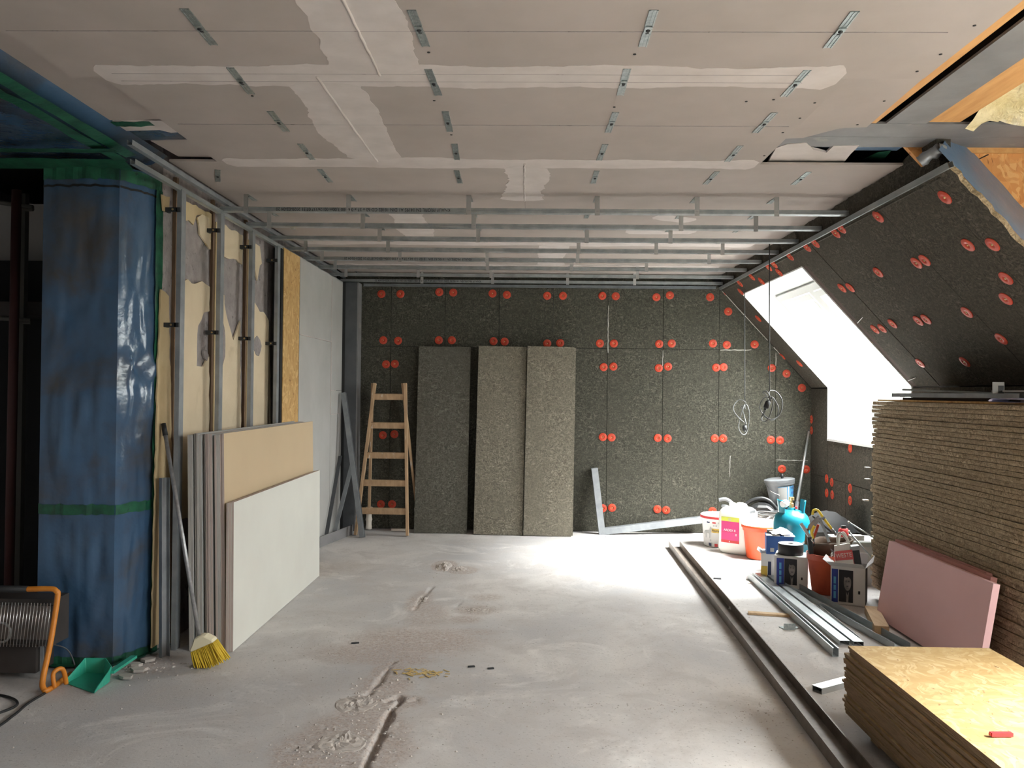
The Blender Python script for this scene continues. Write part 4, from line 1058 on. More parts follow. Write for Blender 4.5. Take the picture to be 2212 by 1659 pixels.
# ================================================================== LEFT: PLASTERBOARD STACK, BROOM, DUSTPAN, HEATER
# thirteen tall boards, then three shorter white ones, all on edge leaning on the studs
offs = []; x = -1.945
spec = [(.015, 'g'), (.014, 'g'), (.022, 'g'), (.014, 'g'), (.014, 'b'), (.022, 'g'), (.014, 'p'), (.013, 'p'), (.014, 'p'), (.026, 'p'), (.014, 'g'), (.013, 'p'), (.013, 't')]
XF, HT = -1.712, 1.235
tot = sum(w for w, _ in spec); x = XF - tot
for k, (w, kind) in enumerate(spec):
    th = .0125; x += w
    m = Matrix.Translation((x - th, 4.70 + random.uniform(-.012, .012), .002)) @ Matrix.Rotation(-.022, 4, 'Y')
    L = 1.96 + random.uniform(-.02, .02); h = HT + random.uniform(-.006, .006)
    if kind == 't': L, h = 1.95, 1.24
    bm = bmesh.new(); v, fs = add_box(bm, 0, th, 0, L, .001, h, 0, m)
    fs[2].material_index = 1; fs[4].material_index = 1; fs[1].material_index = 1
    edge = 'gypsum_edge_grey' if kind == 'g' else ('board_black' if kind == 'b' else 'gypsum_edge')
    edge = 'gypsum_edge_grey' if kind == 'b' else edge
    face = 'gypsum_tan' if kind == 't' else 'gypsum_grey'
    o = finish('plasterboard_sheet', bm, [face, edge])
    tag(o, 'tan faced plasterboard sheet behind the shorter white sheets on the left' if kind == 't' else 'plasterboard sheet on edge in the leaning stack, %s from the wall' % ORD[k + 1], 'board', 'plasterboard sheets leaning on the left wall')
for k in range(3):
    xx = -1.706 + .0135 * k
    m = Matrix.Translation((xx, 4.685 + .004 * k, .002)) @ Matrix.Rotation(-.008, 4, 'Y')
    bm = bmesh.new(); v, fs = add_box(bm, 0, .0125, 0, 1.945, .001, .845 + (.004 if k == 2 else 0), 0, m)
    for i in (2, 4, 1): fs[i].material_index = 1
    o = finish('plasterboard_sheet', bm, ['gypsum_white', 'gypsum_edge'])
    tag(o, ['short plasterboard sheet directly against the tan faced sheet', 'short plasterboard sheet sandwiched behind the white front sheet', 'short white faced plasterboard sheet at the front of the leaning stack'][k], 'board', 'short plasterboard sheets in front')
# lone galvanised profile standing left of the stack
a, b = AX(352, 1400, -2.02), AX(352, 1032, -2.055); a.z = .003
t = channel('stud_offcut', a, b, .05, .027, 'galvanised_dull', None, (1, -.6, 0), .0015); tag(t, 'short galvanised profile standing between the blue column and the plasterboards', 'profile')
# broom
top = AY(353, 915, 4.66); bot = AY(430, 1372, 4.44)
d = (bot - top).normalized()
t = thing('broom', (bot.x, bot.y, 0), 'yellow bristle broom with metal handle leaning on the plasterboard stack', 'broom')
tube('handle', [top + d * .07, bot], .0115, 'handle_metal', t, 10); tube('grip', [top, top + d * .07], [.0135, .015], 'black_rubber', t, 10)
hc = AY(437, 1385, 4.44); hx = (AY(462, 1378, 4.44) - AY(411, 1400, 4.44)).normalized(); hz = Vector((hx.z * -1, 0, hx.x)); 
def HP(a, b, y): return hc + hx * a + hz * b + Vector((0, y, 0))
hd_ = prism('head', [HP(-.067, -.028, -.035), HP(.067, -.028, -.035), HP(.067, -.012, -.035), HP(.035, .025, -.035), HP(.012, .036, -.035), HP(-.02, .034, -.035), HP(-.052, .0, -.035), HP(-.067, -.012, -.035)], (0, .07, 0), 'broom_head', t, .006)
bm = bmesh.new()
for i in range(17):
    for j in range(6):
        a = -.062 + .124 * i / 16; y = -.03 + .06 * j / 5; p = HP(a, -.026, y)
        e = p - hz * (.115 + random.uniform(-.008, .008)) + hx * (a * .35 + random.uniform(-.01, .01)) + Vector((0, random.uniform(-.008, .008) + y * .3, 0))
        e.z = max(e.z, .004)
        add_tube(bm, [p, p.lerp(e, .5) + Vector((random.uniform(-.003, .003), 0, 0)), e], [.006, .0052, .003], 4)
tag(finish('bristles', bm, 'broom_bristle', hd_), kind='stuff')
# dustpan
A, B, Cc, Dd = AZ(146, 1478), AZ(203, 1499), AZ(254, 1468), AZ(196, 1447)
t = thing('dustpan', AZ(200, 1475), 'turquoise green plastic dustpan lying on the floor by the blue column', 'dustpan')
lipd = (B - A); bk = ((Cc - B) + (Dd - A)) * .5
def DP(u, w, z): return A + lipd * u + bk * w + Vector((0, 0, z))
bm = bmesh.new(); nu, nw = 8, 8; V = []
for i in range(nu + 1):
    V.append([])
    for j in range(nw + 1):
        u, w = i / nu, j / nw; r = 1 - .28 * max(0, w - .6) / .4 * 2 * abs(u - .5)
        V[-1].append(bm.verts.new(DP(.5 + (u - .5) * (1 - .12 * w), w * r, .004 + .004 * (w > .1))))
for i in range(nu):
    for j in range(nw): bm.faces.new((V[i][j], V[i + 1][j], V[i + 1][j + 1], V[i][j + 1]))
bound = [V[0][j] for j in range(nw + 1)] + [V[i][nw] for i in range(1, nu + 1)] + [V[nu][j] for j in range(nw - 1, -1, -1)]
tops = []
cen = DP(.5, .5, 0)
for k, v in enumerate(bound):
    e = min(k, len(bound) - 1 - k); hh = min(.075, .012 + .011 * e)
    out = (v.co - cen); out.z = 0; tops.append(bm.verts.new(v.co + Vector((0, 0, hh)) + out * .10))
for k in range(len(bound) - 1): bm.faces.new((bound[k], bound[k + 1], tops[k + 1], tops[k]))
o = finish('pan', bm, 'green_plastic', t); sm = o.modifiers.new('thickness', 'SOLIDIFY'); sm.thickness = .003
a, b = AZ(246, 1448, .055), AZ(286, 1421, .05)
bar('handle', a - (b - a) * .15, b + (b - a) * .1, .032, .014, 'green_plastic', t, (0, 0, 1), .004)

# heater: orange tube frame, dark body, wire guard
t = thing('site_heater', AZ(60, 1490), 'orange tube framed electric site heater with wire guard at the left edge', 'heater')
def heater_side(dx):
    f = Vector((dx, 0, 0)); ft = AZ(92, 1500) + Vector((0, 0, .014)); bk_ = AZ(146, 1466) + Vector((0, .03, .014)); tp = AY(124, 1292, 4.10)
    return f, ft, bk_, tp
f, ft, bk_, tp = heater_side(0)
tp_l = AY(60, 1273, 4.10); tp2 = AY(108, 1272, 4.10)
pts = [tp_l + Vector((-.02, 0, 0)), tp2, tp2.lerp(tp, .5) + Vector((.012, 0, .012)), tp, tp.lerp(ft, .5), ft + Vector((.0, .0, .06)), ft + Vector((.002, .005, .012)), ft + Vector((.015, .03, .0)), bk_]
tube('frame', [tp_l + Vector((-.02, 0, 0))] + spline(pts, 5)[1:], .0135, 'heater_orange', t, 10)
f2 = Vector((-.42, 0, 0))
tube('frame', spline([p + f2 for p in pts[3:]], 5), .0135, 'heater_orange', t, 10)
tube('grip', [tp_l + f2 + Vector((-.05, 0, 0)), tp_l], .017, 'black_rubber', t, 10)
tube('foot_loop', spline([ft + Vector((.03, .05, 0)), ft + Vector((.02, .055, .07)), ft + Vector((.045, .09, .08)), ft + Vector((.055, .11, .0))], 6), .011, 'heater_orange', t, 8)
gx0, gx1 = -2.80, AY(120, 1305, 4.12).x - .012; gz0, gz1 = AY(100, 1395, 4.12).z, AY(110, 1308, 4.12).z
box('body', gx0, gx1 - .02, 4.16, 4.30, gz0 - .01, gz1 + .02, 'heater_dark', t, .006)
box('reflector', gx0 + .01, gx1 - .035, 4.150, 4.158, gz0 + .02, gz1 - .01, 'heater_reflector', t)
box('motor_housing', gx0, gx1 - .12, 4.18, 4.34, gz0 - .16, gz0 - .012, 'heater_dark', t, .02)
for zz in (gz0, gz1): tube('guard_rail', [(gx0, 4.125, zz), (gx1, 4.125, zz)], .004, 'heater_dark', t, 6)
nw_ = 26
for k in range(nw_):
    x = gx0 + (gx1 - gx0) * (k + .5) / nw_
    tube('guard_wire', [(x + .012, 4.120, gz1 + .012), (x - .012, 4.120, gz0 - .008)], .0022, 'wire_chrome', t, 5)
tube('guard_ring', [(gx1 - .27 + .05 * math.cos(a), 4.13, gz0 + .06 + .05 * math.sin(a)) for a in np.linspace(0, 6.28, 17)[:-1]], .006, 'aluminium', t, 6, True)
bar('stay', (gx1 - .10, 4.20, gz0 - .01), (gx1 - .10, 4.20, .004), .018, .006, 'galvanised_dull', t, (0, 1, 0))
tube('stay_hoop', spline([(gx1 - .10, 4.20, gz0 - .01), (gx1 + .0, 4.24, gz0 - .05), (gx1 + .03, 4.27, .06), (gx1 + .03, 4.28, .004)], 6), .004, 'steel_grey', t, 6)
# cable on the floor
pts = [AZ(*p, .007) for p in ((98, 1497), (60, 1520), (30, 1545), (-20, 1575), (-80, 1560), (-60, 1520), (-10, 1502), (25, 1508), (38, 1520), (20, 1532), (-20, 1545))]
tag(tube('power_cable', spline(pts, 7), .006, 'black_rubber', None, 7), 'black power cable looping on the floor beside the heater', 'cable')
# pipes and black panel beyond the column
t = thing('heating_pipe', (AY(28, 700, 5.0).x, 5.0, 0), 'dark red vertical pipe left of the blue column', 'pipe')
x = AY(28, 700, 5.0).x; tube('pipe', [(x, 5.0, 0), (x + .01, 5.0, 2.70)], .028, 'pipe_red', t, 12); tube('branch', [(x - .35, 5.0, 1.93), (x + .10, 5.02, 1.905)], .014, 'pipe_grey', t, 8); tube('branch', [(x - .35, 5.0, 2.66), (x + .10, 5.02, 2.60)], .014, 'pipe_grey', t, 8)
x = AY(52, 450, 5.1).x
t = thing('support_post', (x, 5.1, 0), 'dark grey vertical post beside the red pipe', 'post'); box('post', x - .02, x + .02, 5.08, 5.12, 0, 2.70, 'pipe_grey', t); lathe('knob', [(0, 0), (.016, 0), (.016, .05), (0, .05)], 'pipe_grey', t, T(x + .03, 5.06, 1.90) @ Matrix.Rotation(R_(90), 4, 'Y'), 8); lathe('knob', [(0, 0), (.016, 0), (.016, .05), (0, .05)], 'pipe_grey', t, T(x + .03, 5.06, 2.60) @ Matrix.Rotation(R_(90), 4, 'Y'), 8)
z = AY(50, 565, 5.4).z
tag(box('black_panel', -4.4, -2.66, 5.36, 5.40, 0.002, z, 'board_black'), 'black panel standing behind the pipes at the left edge', 'panel')
z = AY(40, 655, 5.25).z
tag(box('dark_shelf', -4.4, -2.70, 5.15, 5.34, z - .09, z, 'heater_dark'), 'dark shelf board in front of the black panel', 'shelf')

# ================================================================== RIGHT: BOARD STACKS
# tall stack of wood wool boards along the knee wall
NST = 47; TH = .0292; Z0 = .085
SX0, SX1, SY0, SY1 = 2.555, 3.02, 4.27, 6.20
for y in (4.6, 5.3, 5.95):
    tag(box('bearer', 2.56, 3.0, y - .05, y + .05, .002, Z0 - .002, 'timber_pale'), {4.6: 'timber bearer under the near end of the wood wool stack', 5.3: 'timber bearer under the middle of the wood wool stack', 5.95: 'timber bearer under the far end of the wood wool stack'}[y], 'bearer', 'bearers under the wood wool stack')
def ragged_board(name, x0, x1, y0, y1, z0, z1, mat, n=40, jag=.005):
    """board whose edge facing the room is fibrous and uneven"""
    bm = bmesh.new(); L = []
    ys_ = np.linspace(y0, y1, n + 1)
    for k, y in enumerate(ys_):
        e = 0 if 0 < k < n else 1
        a = x0 + random.uniform(-jag, jag) * .8; b = x0 + random.uniform(-jag, jag) * .8
        yy = y + (random.uniform(-jag, jag) * 1.5 if e else 0)
        L.append([bm.verts.new((a, yy, z0 + .001)), bm.verts.new((min(a, b) - .001, yy, (z0 + z1) / 2)), bm.verts.new((b, yy, z1 - .001)), bm.verts.new((x1, yy, z1 - .001)), bm.verts.new((x1, yy, z0 + .001))])
    for A, B in zip(L, L[1:]):
        for i in range(5): bm.faces.new((A[i], A[(i + 1) % 5], B[(i + 1) % 5], B[i]))
    bm.faces.new(list(reversed(L[0]))); bm.faces.new(L[-1])
    bmesh.ops.recalc_face_normals(bm, faces=bm.faces)
    return finish(name, bm, mat)
for k in range(NST):
    z = Z0 + TH * k; top = NST - k
    dx = random.uniform(-.007, .007); dy1 = random.uniform(-.014, .014); dy0 = random.uniform(-.014, .014)
    if top in (2, 3): dy1 = .02 + random.uniform(0, .008)
    o = ragged_board('wood_wool_board', SX0 + dx, SX1 + min(dx, 0), SY0 + dy0, SY1 + dy1, z, z + TH - .0006, 'woodwool_stack')
    tag(o, 'topmost brown wood wool board of the tall stack' if top == 1 else 'bottom brown wood wool board of the tall stack' if k == 0 else 'brown wood wool board in the tall stack, %s from the top' % ordinal(top), 'board', 'wood wool boards in the tall stack')
ZT = Z0 + TH * NST
# odds and ends on top of the stack
tag(box('thin_board', 2.58, 3.0, 4.4, 6.12, ZT + .001, ZT + .013, 'osb_brown', None, 0, T(2.8, 5.2, 0) @ Matrix.Rotation(.03, 4, 'Z') @ T(-2.8, -5.2, 0)), 'brown OSB sheet lying on top of the tall wood wool stack', 'board')
tag(box('dark_board', 2.64, 2.98, 4.5, 5.9, ZT + .014, ZT + .030, 'dark_timber'), 'dark thin board on the OSB sheet on the tall stack', 'board')
tag(channel('profile_offcut', (2.60, 5.92, ZT + .032), (2.66, 4.5, ZT + .034), .06, .027, 'galvanised_dull', None, (0, 0, 1), .0015), 'galvanised profile offcut along the edge of the tall stack top', 'profile')
tag(bar('pale_strip', (2.66, 5.90, ZT + .085), (2.75, 4.4, ZT + .050), .05, .012, 'galvanised'), 'pale grey strip lying highest across the tall stack top', 'strip')
tag(bar('pale_strip', (2.74, 4.9, ZT + .075), (2.62, 4.28, ZT + .072), .06, .010, 'gypsum_grey'), 'short pale strip sticking toward the camera on the tall stack', 'strip')
t = thing('small_bracket', (2.64, 4.75, ZT + .05), 'small square grey bracket standing on the tall stack', 'bracket')
box('plate', 2.625, 2.69, 4.74, 4.745, ZT + .05, ZT + .125, 'gypsum_grey', t); box('notch', 2.655, 2.686, 4.738, 4.7395, ZT + .06, ZT + .105, 'dark_plastic', t)
pts = [Vector((2.60, 4.62, ZT + .016)), Vector((2.585, 4.60, ZT + .022)), Vector((2.595, 4.58, ZT + .034)), Vector((2.61, 4.45, ZT + .030)), Vector((2.60, 4.30, ZT + .028))]
pts2 = [Vector((2.60, 4.62, ZT + .016)), Vector((2.60, 4.45, ZT + .014)), Vector((2.59, 4.30, ZT + .015))]
t = thing('film_bag', pts[0], 'folded lilac plastic film on the near top edge of the tall stack', 'film')
tape_strip('upper_fold', spline(pts, 5), .12, (1, 0, .02), t, 'film_lilac'); tape_strip('lower_fold', spline(pts2, 5), .12, (1, 0, .02), t, 'film_lilac')

# pink foam boards leaning on the tall stack
for k in range(3):
    xb, xt = 2.385 + .045 * k, 2.47 + .042 * k; hh = .515 + (.012 if k else 0); y0 = 4.38 + (0, .10, .22)[k]; y1 = 5.63 - (0, .0, .01)[k]
    ang = math.atan2(xt - xb, hh); th = .036
    m = Matrix.Translation((xb, 0, .004)) @ Matrix.Rotation(ang, 4, 'Y')
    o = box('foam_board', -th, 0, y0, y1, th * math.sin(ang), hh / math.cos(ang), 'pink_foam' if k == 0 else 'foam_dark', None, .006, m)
    tag(o, ['front pink foam board leaning on the tall stack', 'middle pink foam board of the three leaning on the tall stack', 'rear pink foam board, against the tall stack'][k], 'foam board', 'pink foam boards')
# OSB stack in the near right corner
NO = 25; OT = .0122; OZ = .075
for y in (2.0, 2.9, 3.6):
    tag(box('bearer', 1.50, 2.0, y - .04, y + .04, .002, OZ - .002, 'timber_pale'), {2.0: 'timber bearer under the near end of the OSB stack', 2.9: 'timber bearer under the middle of the OSB stack', 3.6: 'timber bearer under the far end of the OSB stack'}[y], 'bearer', 'bearers under the OSB stack')
for k in range(NO):
    z = OZ + OT * k; top = NO - k
    dx = random.uniform(-.006, .006); dy = random.uniform(-.022, .012) + (.0 if top > 3 else .0)
    x0 = 1.432 + dx; y1 = 3.77 + dy
    if top == 1: x0, y1 = 1.440, 3.745
    if top in (2, 3): x0, y1 = 1.441, 3.745 - .006 * top
    bm = bmesh.new(); v, fs = add_box(bm, x0, x0 + .625, 1.72 + dy, y1, z, z + OT - .0012)
    for i in (0, 2, 3, 4, 5): fs[i].material_index = 1
    o = finish('osb_board', bm, ['osb_pale', 'osb_edge'])
    tag(o, 'topmost pale OSB board of the low stack, with the red stick on it' if top == 1 else 'bottom OSB board of the low stack' if k == 0 else 'OSB board in the low stack, %s from the top' % ordinal(top), 'board', 'OSB boards in the low stack')
OZT = OZ + OT * NO
a, b = AZ(2140, 1586, OZT + .008), AZ(2186, 1586, OZT + .008)
t = thing('red_stick', a.lerp(b, .5) - Vector((0, 0, .008)), 'small red plastic stick lying on the OSB stack', 'stick')
bar('barrel', a, b, .016, .012, 'red_plastic', t, (0, 0, 1), .003); bar('tip', a - (b - a) * .05, a, .011, .008, 'red_plastic', t, (0, 0, 1), .001)

# long steel U channel on the floor
a, b = Vector((1.432, 8.10, .003)), Vector((1.270, 2.60, .003))
t = thing('steel_channel', a, 'long rusty steel U channel lying on the floor with flanges up', 'channel'); channel('section', a, b, .112, .058, 'steel_rusty', t, (0, 0, 1), .006)
t = thing('clip_scrap', AZ(1577, 1316, .012), 'tiny shiny metal scrap inside the steel channel', 'scrap'); p = AZ(1577, 1316, .012); bar('bent_tab', p, p + Vector((.02, .03, .015)), .025, .002, 'aluminium', t); bar('tab', p, p + Vector((.03, .0, .001)), .02, .002, 'aluminium', t)

# galvanised profiles lying on the floor
def fprof(name, a, b, w, h, label, up=True, mat='galvanised', t=.0015, z=.004, lip=.007, z2=None):
    a, b = Vector(a), Vector(b); a.z = z; b.z = z if z2 is None else z2
    o = channel(name, a, b, w, h, mat, None, (0, 0, 1 if up else -1), t, lip)
    return tag(o, label, 'profile', 'loose profiles on the floor')
def ext(a, b, k): return a + (b - a) * k
A, B = AZ(1620, 1250), AZ(1805, 1420)
fprof('metal_profile', A, ext(A, B, 1.0), .035, .05, 'leftmost loose galvanised profile, lying with its channel open', True)
A, B = AZ(1638, 1246), AZ(1830, 1400)
fprof('metal_profile', A, ext(A, B, .98), .06, .027, 'loose galvanised profile lying face up beside the leftmost one', False, z=.033)
A, B = AZ(1662, 1246), AZ(1855, 1398)
fprof('metal_profile', A + Vector((-.01, 0, 0)), ext(A, B, 1.0), .06, .027, 'loose galvanised profile lying face up, third from the left', False, 'galvanised', z=.033)
A, B = AZ(1709, 1272), AZ(1940, 1402)
fprof('metal_profile', A, ext(A, B, 1.03), .10, .045, 'wide open galvanised track running to the pink foam boards', True, 'galvanised', lip=0)
A, B = AZ(1768, 1318), AZ(1852, 1388)
fprof('metal_profile', A, B, .025, .03, 'short pale profile between the wide track and the face up profiles', True, 'aluminium', lip=0)
A, B = AZ(1765, 1497), AZ(1850, 1474)
t = thing('tube_offcut', A, 'short rectangular aluminium tube poking out from under the OSB stack', 'tube')
m = frame_mtx(A, B, (0, 0, 1)); L = (B - A).length
bm = bmesh.new(); W_, H_, k_ = .06, .032, .003
add_box(bm, 0, L, -W_ / 2, W_ / 2, 0, k_, 0, m); add_box(bm, 0, L, -W_ / 2, W_ / 2, H_ - k_, H_, 0, m); add_box(bm, 0, L, -W_ / 2, -W_ / 2 + k_, k_, H_ - k_, 0, m); add_box(bm, 0, L, W_ / 2 - k_, W_ / 2, k_, H_ - k_, 0, m)
bmesh.ops.remove_doubles(bm, verts=bm.verts, dist=1e-5); finish('tube_wall', bm, 'aluminium', t)
box('inside_shade_plate', .03, .034, -W_ / 2 + k_, W_ / 2 - k_, k_, H_ - k_, 'black_rubber', t, 0, m)  # black plate paints the shade inside the hollow tube
A, B = AZ(1616, 1326), AZ(1705, 1332)
tag(bar('wood_strip', A + Vector((0, 0, .008)), B + Vector((0, 0, .008)), .05, .014, 'timber_pale'), 'thin wooden strip on the floor under the loose profiles', 'strip')
p = AZ(1705, 1358); t = thing('bracket_offcut', p, 'small bent metal bracket on the floor left of the loose profiles', 'bracket')
bar('base', p + Vector((-.05, 0, .004)), p + Vector((.06, .03, .004)), .06, .003, 'zinc_sheet', t); bar('upright', p + Vector((-.045, -.03, .02)), p + Vector((.03, -.03, .02)), .003, .04, 'zinc_sheet', t)
A, B = AZ(1882, 1318, .03), AZ(1905, 1362, .03)
tag(bar('timber_block', A, B, .085, .055, 'timber_pale', None, (0, 0, 1), .003), 'wooden block lying between the loose track and the pink foam', 'block')
A = AZ(1722, 1300); tag(prism('board_scrap', [AZ(*p, .004) for p in ((1700, 1285), (1722, 1283), (1745, 1300), (1741, 1306), (1728, 1306))], (0, 0, .012), 'gypsum_white'), 'pale plasterboard scrap on the floor behind the loose profiles', 'scrap')
A = AZ(1750, 1308); tag(prism('board_scrap', [AZ(*p, .004) for p in ((1745, 1300), (1762, 1303), (1768, 1318), (1752, 1318), (1742, 1310))], (0, 0, .012), 'gypsum_edge_grey'), 'dark grey plasterboard scrap between the loose profiles', 'scrap')
A = AZ(1550, 1248); tag(bar('dark_chip', AZ(1541, 1249, .006), AZ(1558, 1250, .006), .03, .010, 'dark_plastic'), 'small dark chip on the bright floor beside the steel channel', 'chip')
tag(prism('paper_scrap', [AZ(*p, .003) for p in ((1610, 1255), (1640, 1258), (1645, 1262), (1612, 1260))], (0, 0, .002), 'paper'), 'pale paper scrap at the far ends of the loose profiles', 'scrap')

# ================================================================== RIGHT: PAINT AND TOOLS
def bucket(name, c, r0, r1, h, mat, label, lid=None, lidlabel=None, group=None, open_top=False, band=True):
    t = thing(name, c, label, 'bucket', group); m = T(*c)
    prof = [(0, .002), (r0 - .006, .002), (r0, .010), (r0 + (r1 - r0) * .82, h * .82), (r1, h * .84), (r1 + .004, h * .86), (r1 + .004, h * .97), (r1 + .008, h)]
    if open_top: prof += [(r1 - .002, h), (r1 - .006, h * .9), (r0 - .004, .012), (0, .012)]
    lathe('body', prof, mat, t, m, 28)
    if lid:
        lathe('lid', [(r1 + .012, h - .012), (r1 + .012, h + .004), (r1 + .004, h + .010), (r1 - .008, h + .008), (r1 - .014, h + .002), (0, h + .003)], lid, t, m, 28)
    return t
def curved_label(name, t, c, r0, r1, h, ang0, ang1, z0, z1, mat, off=.0015):
    """patch wrapped on a bucket's side; angles in radians about +X, camera side is -pi/2"""
    bm = bmesh.new(); n = 10; prev = None
    for k in range(n + 1):
        a = ang0 + (ang1 - ang0) * k / n
        cur = []
        for z in (z0, z1):
            r = r0 + (r1 - r0) * z / h + off; cur.append(bm.verts.new((c[0] + r * math.cos(a), c[1] + r * math.sin(a), c[2] + z)))
        if prev: bm.faces.new((prev[0], cur[0], cur[1], prev[1]))
        prev = cur
    return finish(name, bm, mat, t)
def side_text(name, t, s, size, c, r, ang, z, mat, squeeze=1.0):
    d = Vector((math.cos(ang), math.sin(ang), 0)); xd = Vector((-d.y, d.x, 0))
    return text(name, s, size, Vector(c) + d * r + Vector((0, 0, z)), xd, (0, 0, 1), mat, t, True, squeeze)
VIEW = -math.pi / 2

# white printed pail with red lid
c = Vector((1.905, 8.24, .002)); h = .30; r0, r1 = .155, .178
t = bucket('printed_pail', c, r0, r1, h, 'print_white', 'white pail with horse print and red rimmed lid, beside the tube frame', 'lid_pale')
lathe('rim', [(r1 + .013, h - .022), (r1 + .015, h - .02), (r1 + .015, h - .002), (r1 + .013, h)], 'print_red', t, T(*c), 28)
for a0, z, mt in ((-1.02, .235, 'print_navy'), (-.66, .235, 'print_red'), (-.30, .235, 'print_navy'), (-.95, .012, 'print_navy'), (-.55, .008, 'print_red'), (-.2, .008, 'print_navy')):
    curved_label('slanted_block', t, c, r0, r1, h, VIEW + a0, VIEW + a0 + .20, z, z + .03, mt)
curved_label('name_band', t, c, r0, r1, h, VIEW - .72, VIEW - .05, .145, .185, 'label_yellow')
side_text('lettering', t, 'Flamm', .034, c, r0 + (r1 - r0) * .6 + .006, VIEW - .42, .165, 'print_navy')
def horse(t, c, ang, z, s):
    d = Vector((math.cos(ang), math.sin(ang), 0)); xd = Vector((-d.y, d.x, 0)); o = Vector(c) + d * (r0 + .0165) + Vector((0, 0, z))
    P = [(-.5, .30), (-.30, .34), (.10, .30), (.26, .52), (.34, .80), (.40, .92), (.47, .80), (.66, .58), (.60, .50), (.46, .58), (.38, .20), (.36, -.60), (.27, -.60), (.24, -.02), (.05, .02), (-.22, .02), (-.26, -.60), (-.36, -.60), (-.42, .02), (-.52, .10), (-.62, -.25), (-.60, .12)]
    prism('horse_print', [o + xd * (a * s) + Vector((0, 0, b * s)) for a, b in P], d * .001, 'print_grey', t)
horse(t, c, VIEW - .95, .135, .075)
for a, z in ((VIEW - .62, .205), (VIEW - .48, .205), (VIEW - .85, .06), (VIEW - .78, .03)): curved_label('small_mark', t, c, r0, r1, h, a, a + .09, z, z + .016, 'print_grey')
# jerrycan
c = Vector((1.992, 7.88, .002))
t = thing('jerrycan', c, 'white plastic jerrycan with pink label, beside the orange bucket', 'jerrycan')
rz = R_(-40); m = T(*c) @ Matrix.Rotation(rz, 4, 'Z')
bm = bmesh.new(); hx_, hy_, hz_ = .150, .132, .445
def rr_ring(z, sx, sy, rad, nn=6):
    P = []
    for qx, qy, a0 in ((1, 1, 0), (-1, 1, 90), (-1, -1, 180), (1, -1, 270)):
        for k in range(nn + 1):
            a = R_(a0 + 90 * k / nn); P.append(bm.verts.new(m @ Vector((qx * (sx - rad) + rad * math.cos(a), qy * (sy - rad) + rad * math.sin(a), z))))
    return P
rings = [rr_ring(z, hx_ - i, hy_ - i, .045) for z, i in ((.0, .03), (.012, .012), (.04, .001), (.05, 0), (.20, .003), (.36, 0), (.385, .004), (.41, .018), (.425, .035), (.432, .055))]
for A_, B_ in zip(rings, rings[1:]):
    for k in range(len(A_)): bm.faces.new((A_[k], A_[(k + 1) % len(A_)], B_[(k + 1) % len(A_)], B_[k])).smooth = True
bm.faces.new(list(reversed(rings[0]))); bm.faces.new(rings[-1])
finish('body', bm, 'white_plastic', t)
lathe('cap', [(0, .03), (.03, .03), (.032, .0), (.034, -.02)], 'white_plastic', t, m @ T(-.06, .0, .432), 16)
tube('handle', spline([m @ Vector(p) for p in ((.085, 0, .42), (.07, 0, .455), (.0, 0, .458), (-.02, 0, .43))], 6), .014, 'white_plastic', t, 8)
bm = bmesh.new(); add_hull8(bm, [m @ Vector(p) for p in ((hx_ - .012, -.055, .405), (hx_ - .004, -.055, .385), (hx_ - .004, .05, .385), (hx_ - .012, .05, .405), (hx_ - .006, -.035, .412), (hx_ + .003, -.03, .392), (hx_ + .003, .04, .392), (hx_ - .006, .05, .412))]); finish('grip_recess_shade', bm, 'dark_plastic', t)  # dark block paints the shade of the hand recess
fy = -hy_ - .0012
def JL(x0, x1, z0, z1, mt, nm, dy=0.0): return box(nm, x0, x1, fy - dy, fy + .0018, z0, z1, mt, t, 0, m)
jt_ = t; t = JL(-.105, .075, .105, .345, 'label_pink', 'label'); JL(-.105, .075, .305, .345, 'label_lime', 'label_top', .0006)
JL(-.105, .075, .105, .130, 'print_red', 'label_foot', .0006)
def jt(s, size, x, z, mt='print_white'): text('lettering', s, size, m @ Vector((x, fy - .0016, z)), m.to_3x3() @ Vector((1, 0, 0)), (0, 0, 1), mt, t)
jt('ARDEX 8', .030, -.02, .222); jt('8', .028, .045, .183); jt('@', .030, -.02, .325, 'print_grey'); jt('&', .020, -.02, .118)
box('label_rule', -.10, .07, fy - .0014, fy, .2045, .2065, 'print_red', t, 0, m); t = jt_
# orange bucket with lid and white sticker
c = AZ(1638, 1205); c = Vector((c.x, c.y - .02, .002)); h = .300
t = bucket('orange_bucket', c, .112, .142, h, 'orange_bucket', 'orange bucket with pale lid and oval sticker, next to the jerrycan', 'lid_pale')
lathe('rim', [(.156, h - .020), (.158, h - .016), (.158, h), (.154, h + .006)], 'orange_bucket', t, T(*c), 28)
bm = bmesh.new(); d0 = VIEW + .95; R0 = .134; cent = []
V0 = bm.verts.new((c.x + R0 * math.cos(d0), c.y + R0 * math.sin(d0), .17)); ringv = []
for k in range(20):
    a = 2 * math.pi * k / 20; an = d0 + .42 * math.cos(a); zz = .165 + .085 * math.sin(a); rr = .112 + .030 * zz / h / .82 * .82 + .004
    ringv.append(bm.verts.new((c.x + rr * math.cos(an), c.y + rr * math.sin(an), zz)))
for k in range(20): bm.faces.new((V0, ringv[k], ringv[(k + 1) % 20]))
finish('oval_sticker', bm, 'print_white', t)
for k in range(4): curved_label('sticker_line', t, c, .112, .142, h, d0 - .20, d0 + .25, .12 + .025 * k, .13 + .025 * k, 'print_navy', .0065)
c2 = AZ(1648, 1197); c2 = Vector((2.29, 7.96, .002))
bucket('orange_bucket', c2, .115, .150, .305, 'orange_bucket', 'orange lidded bucket half hidden behind the front orange bucket', 'lid_pale')
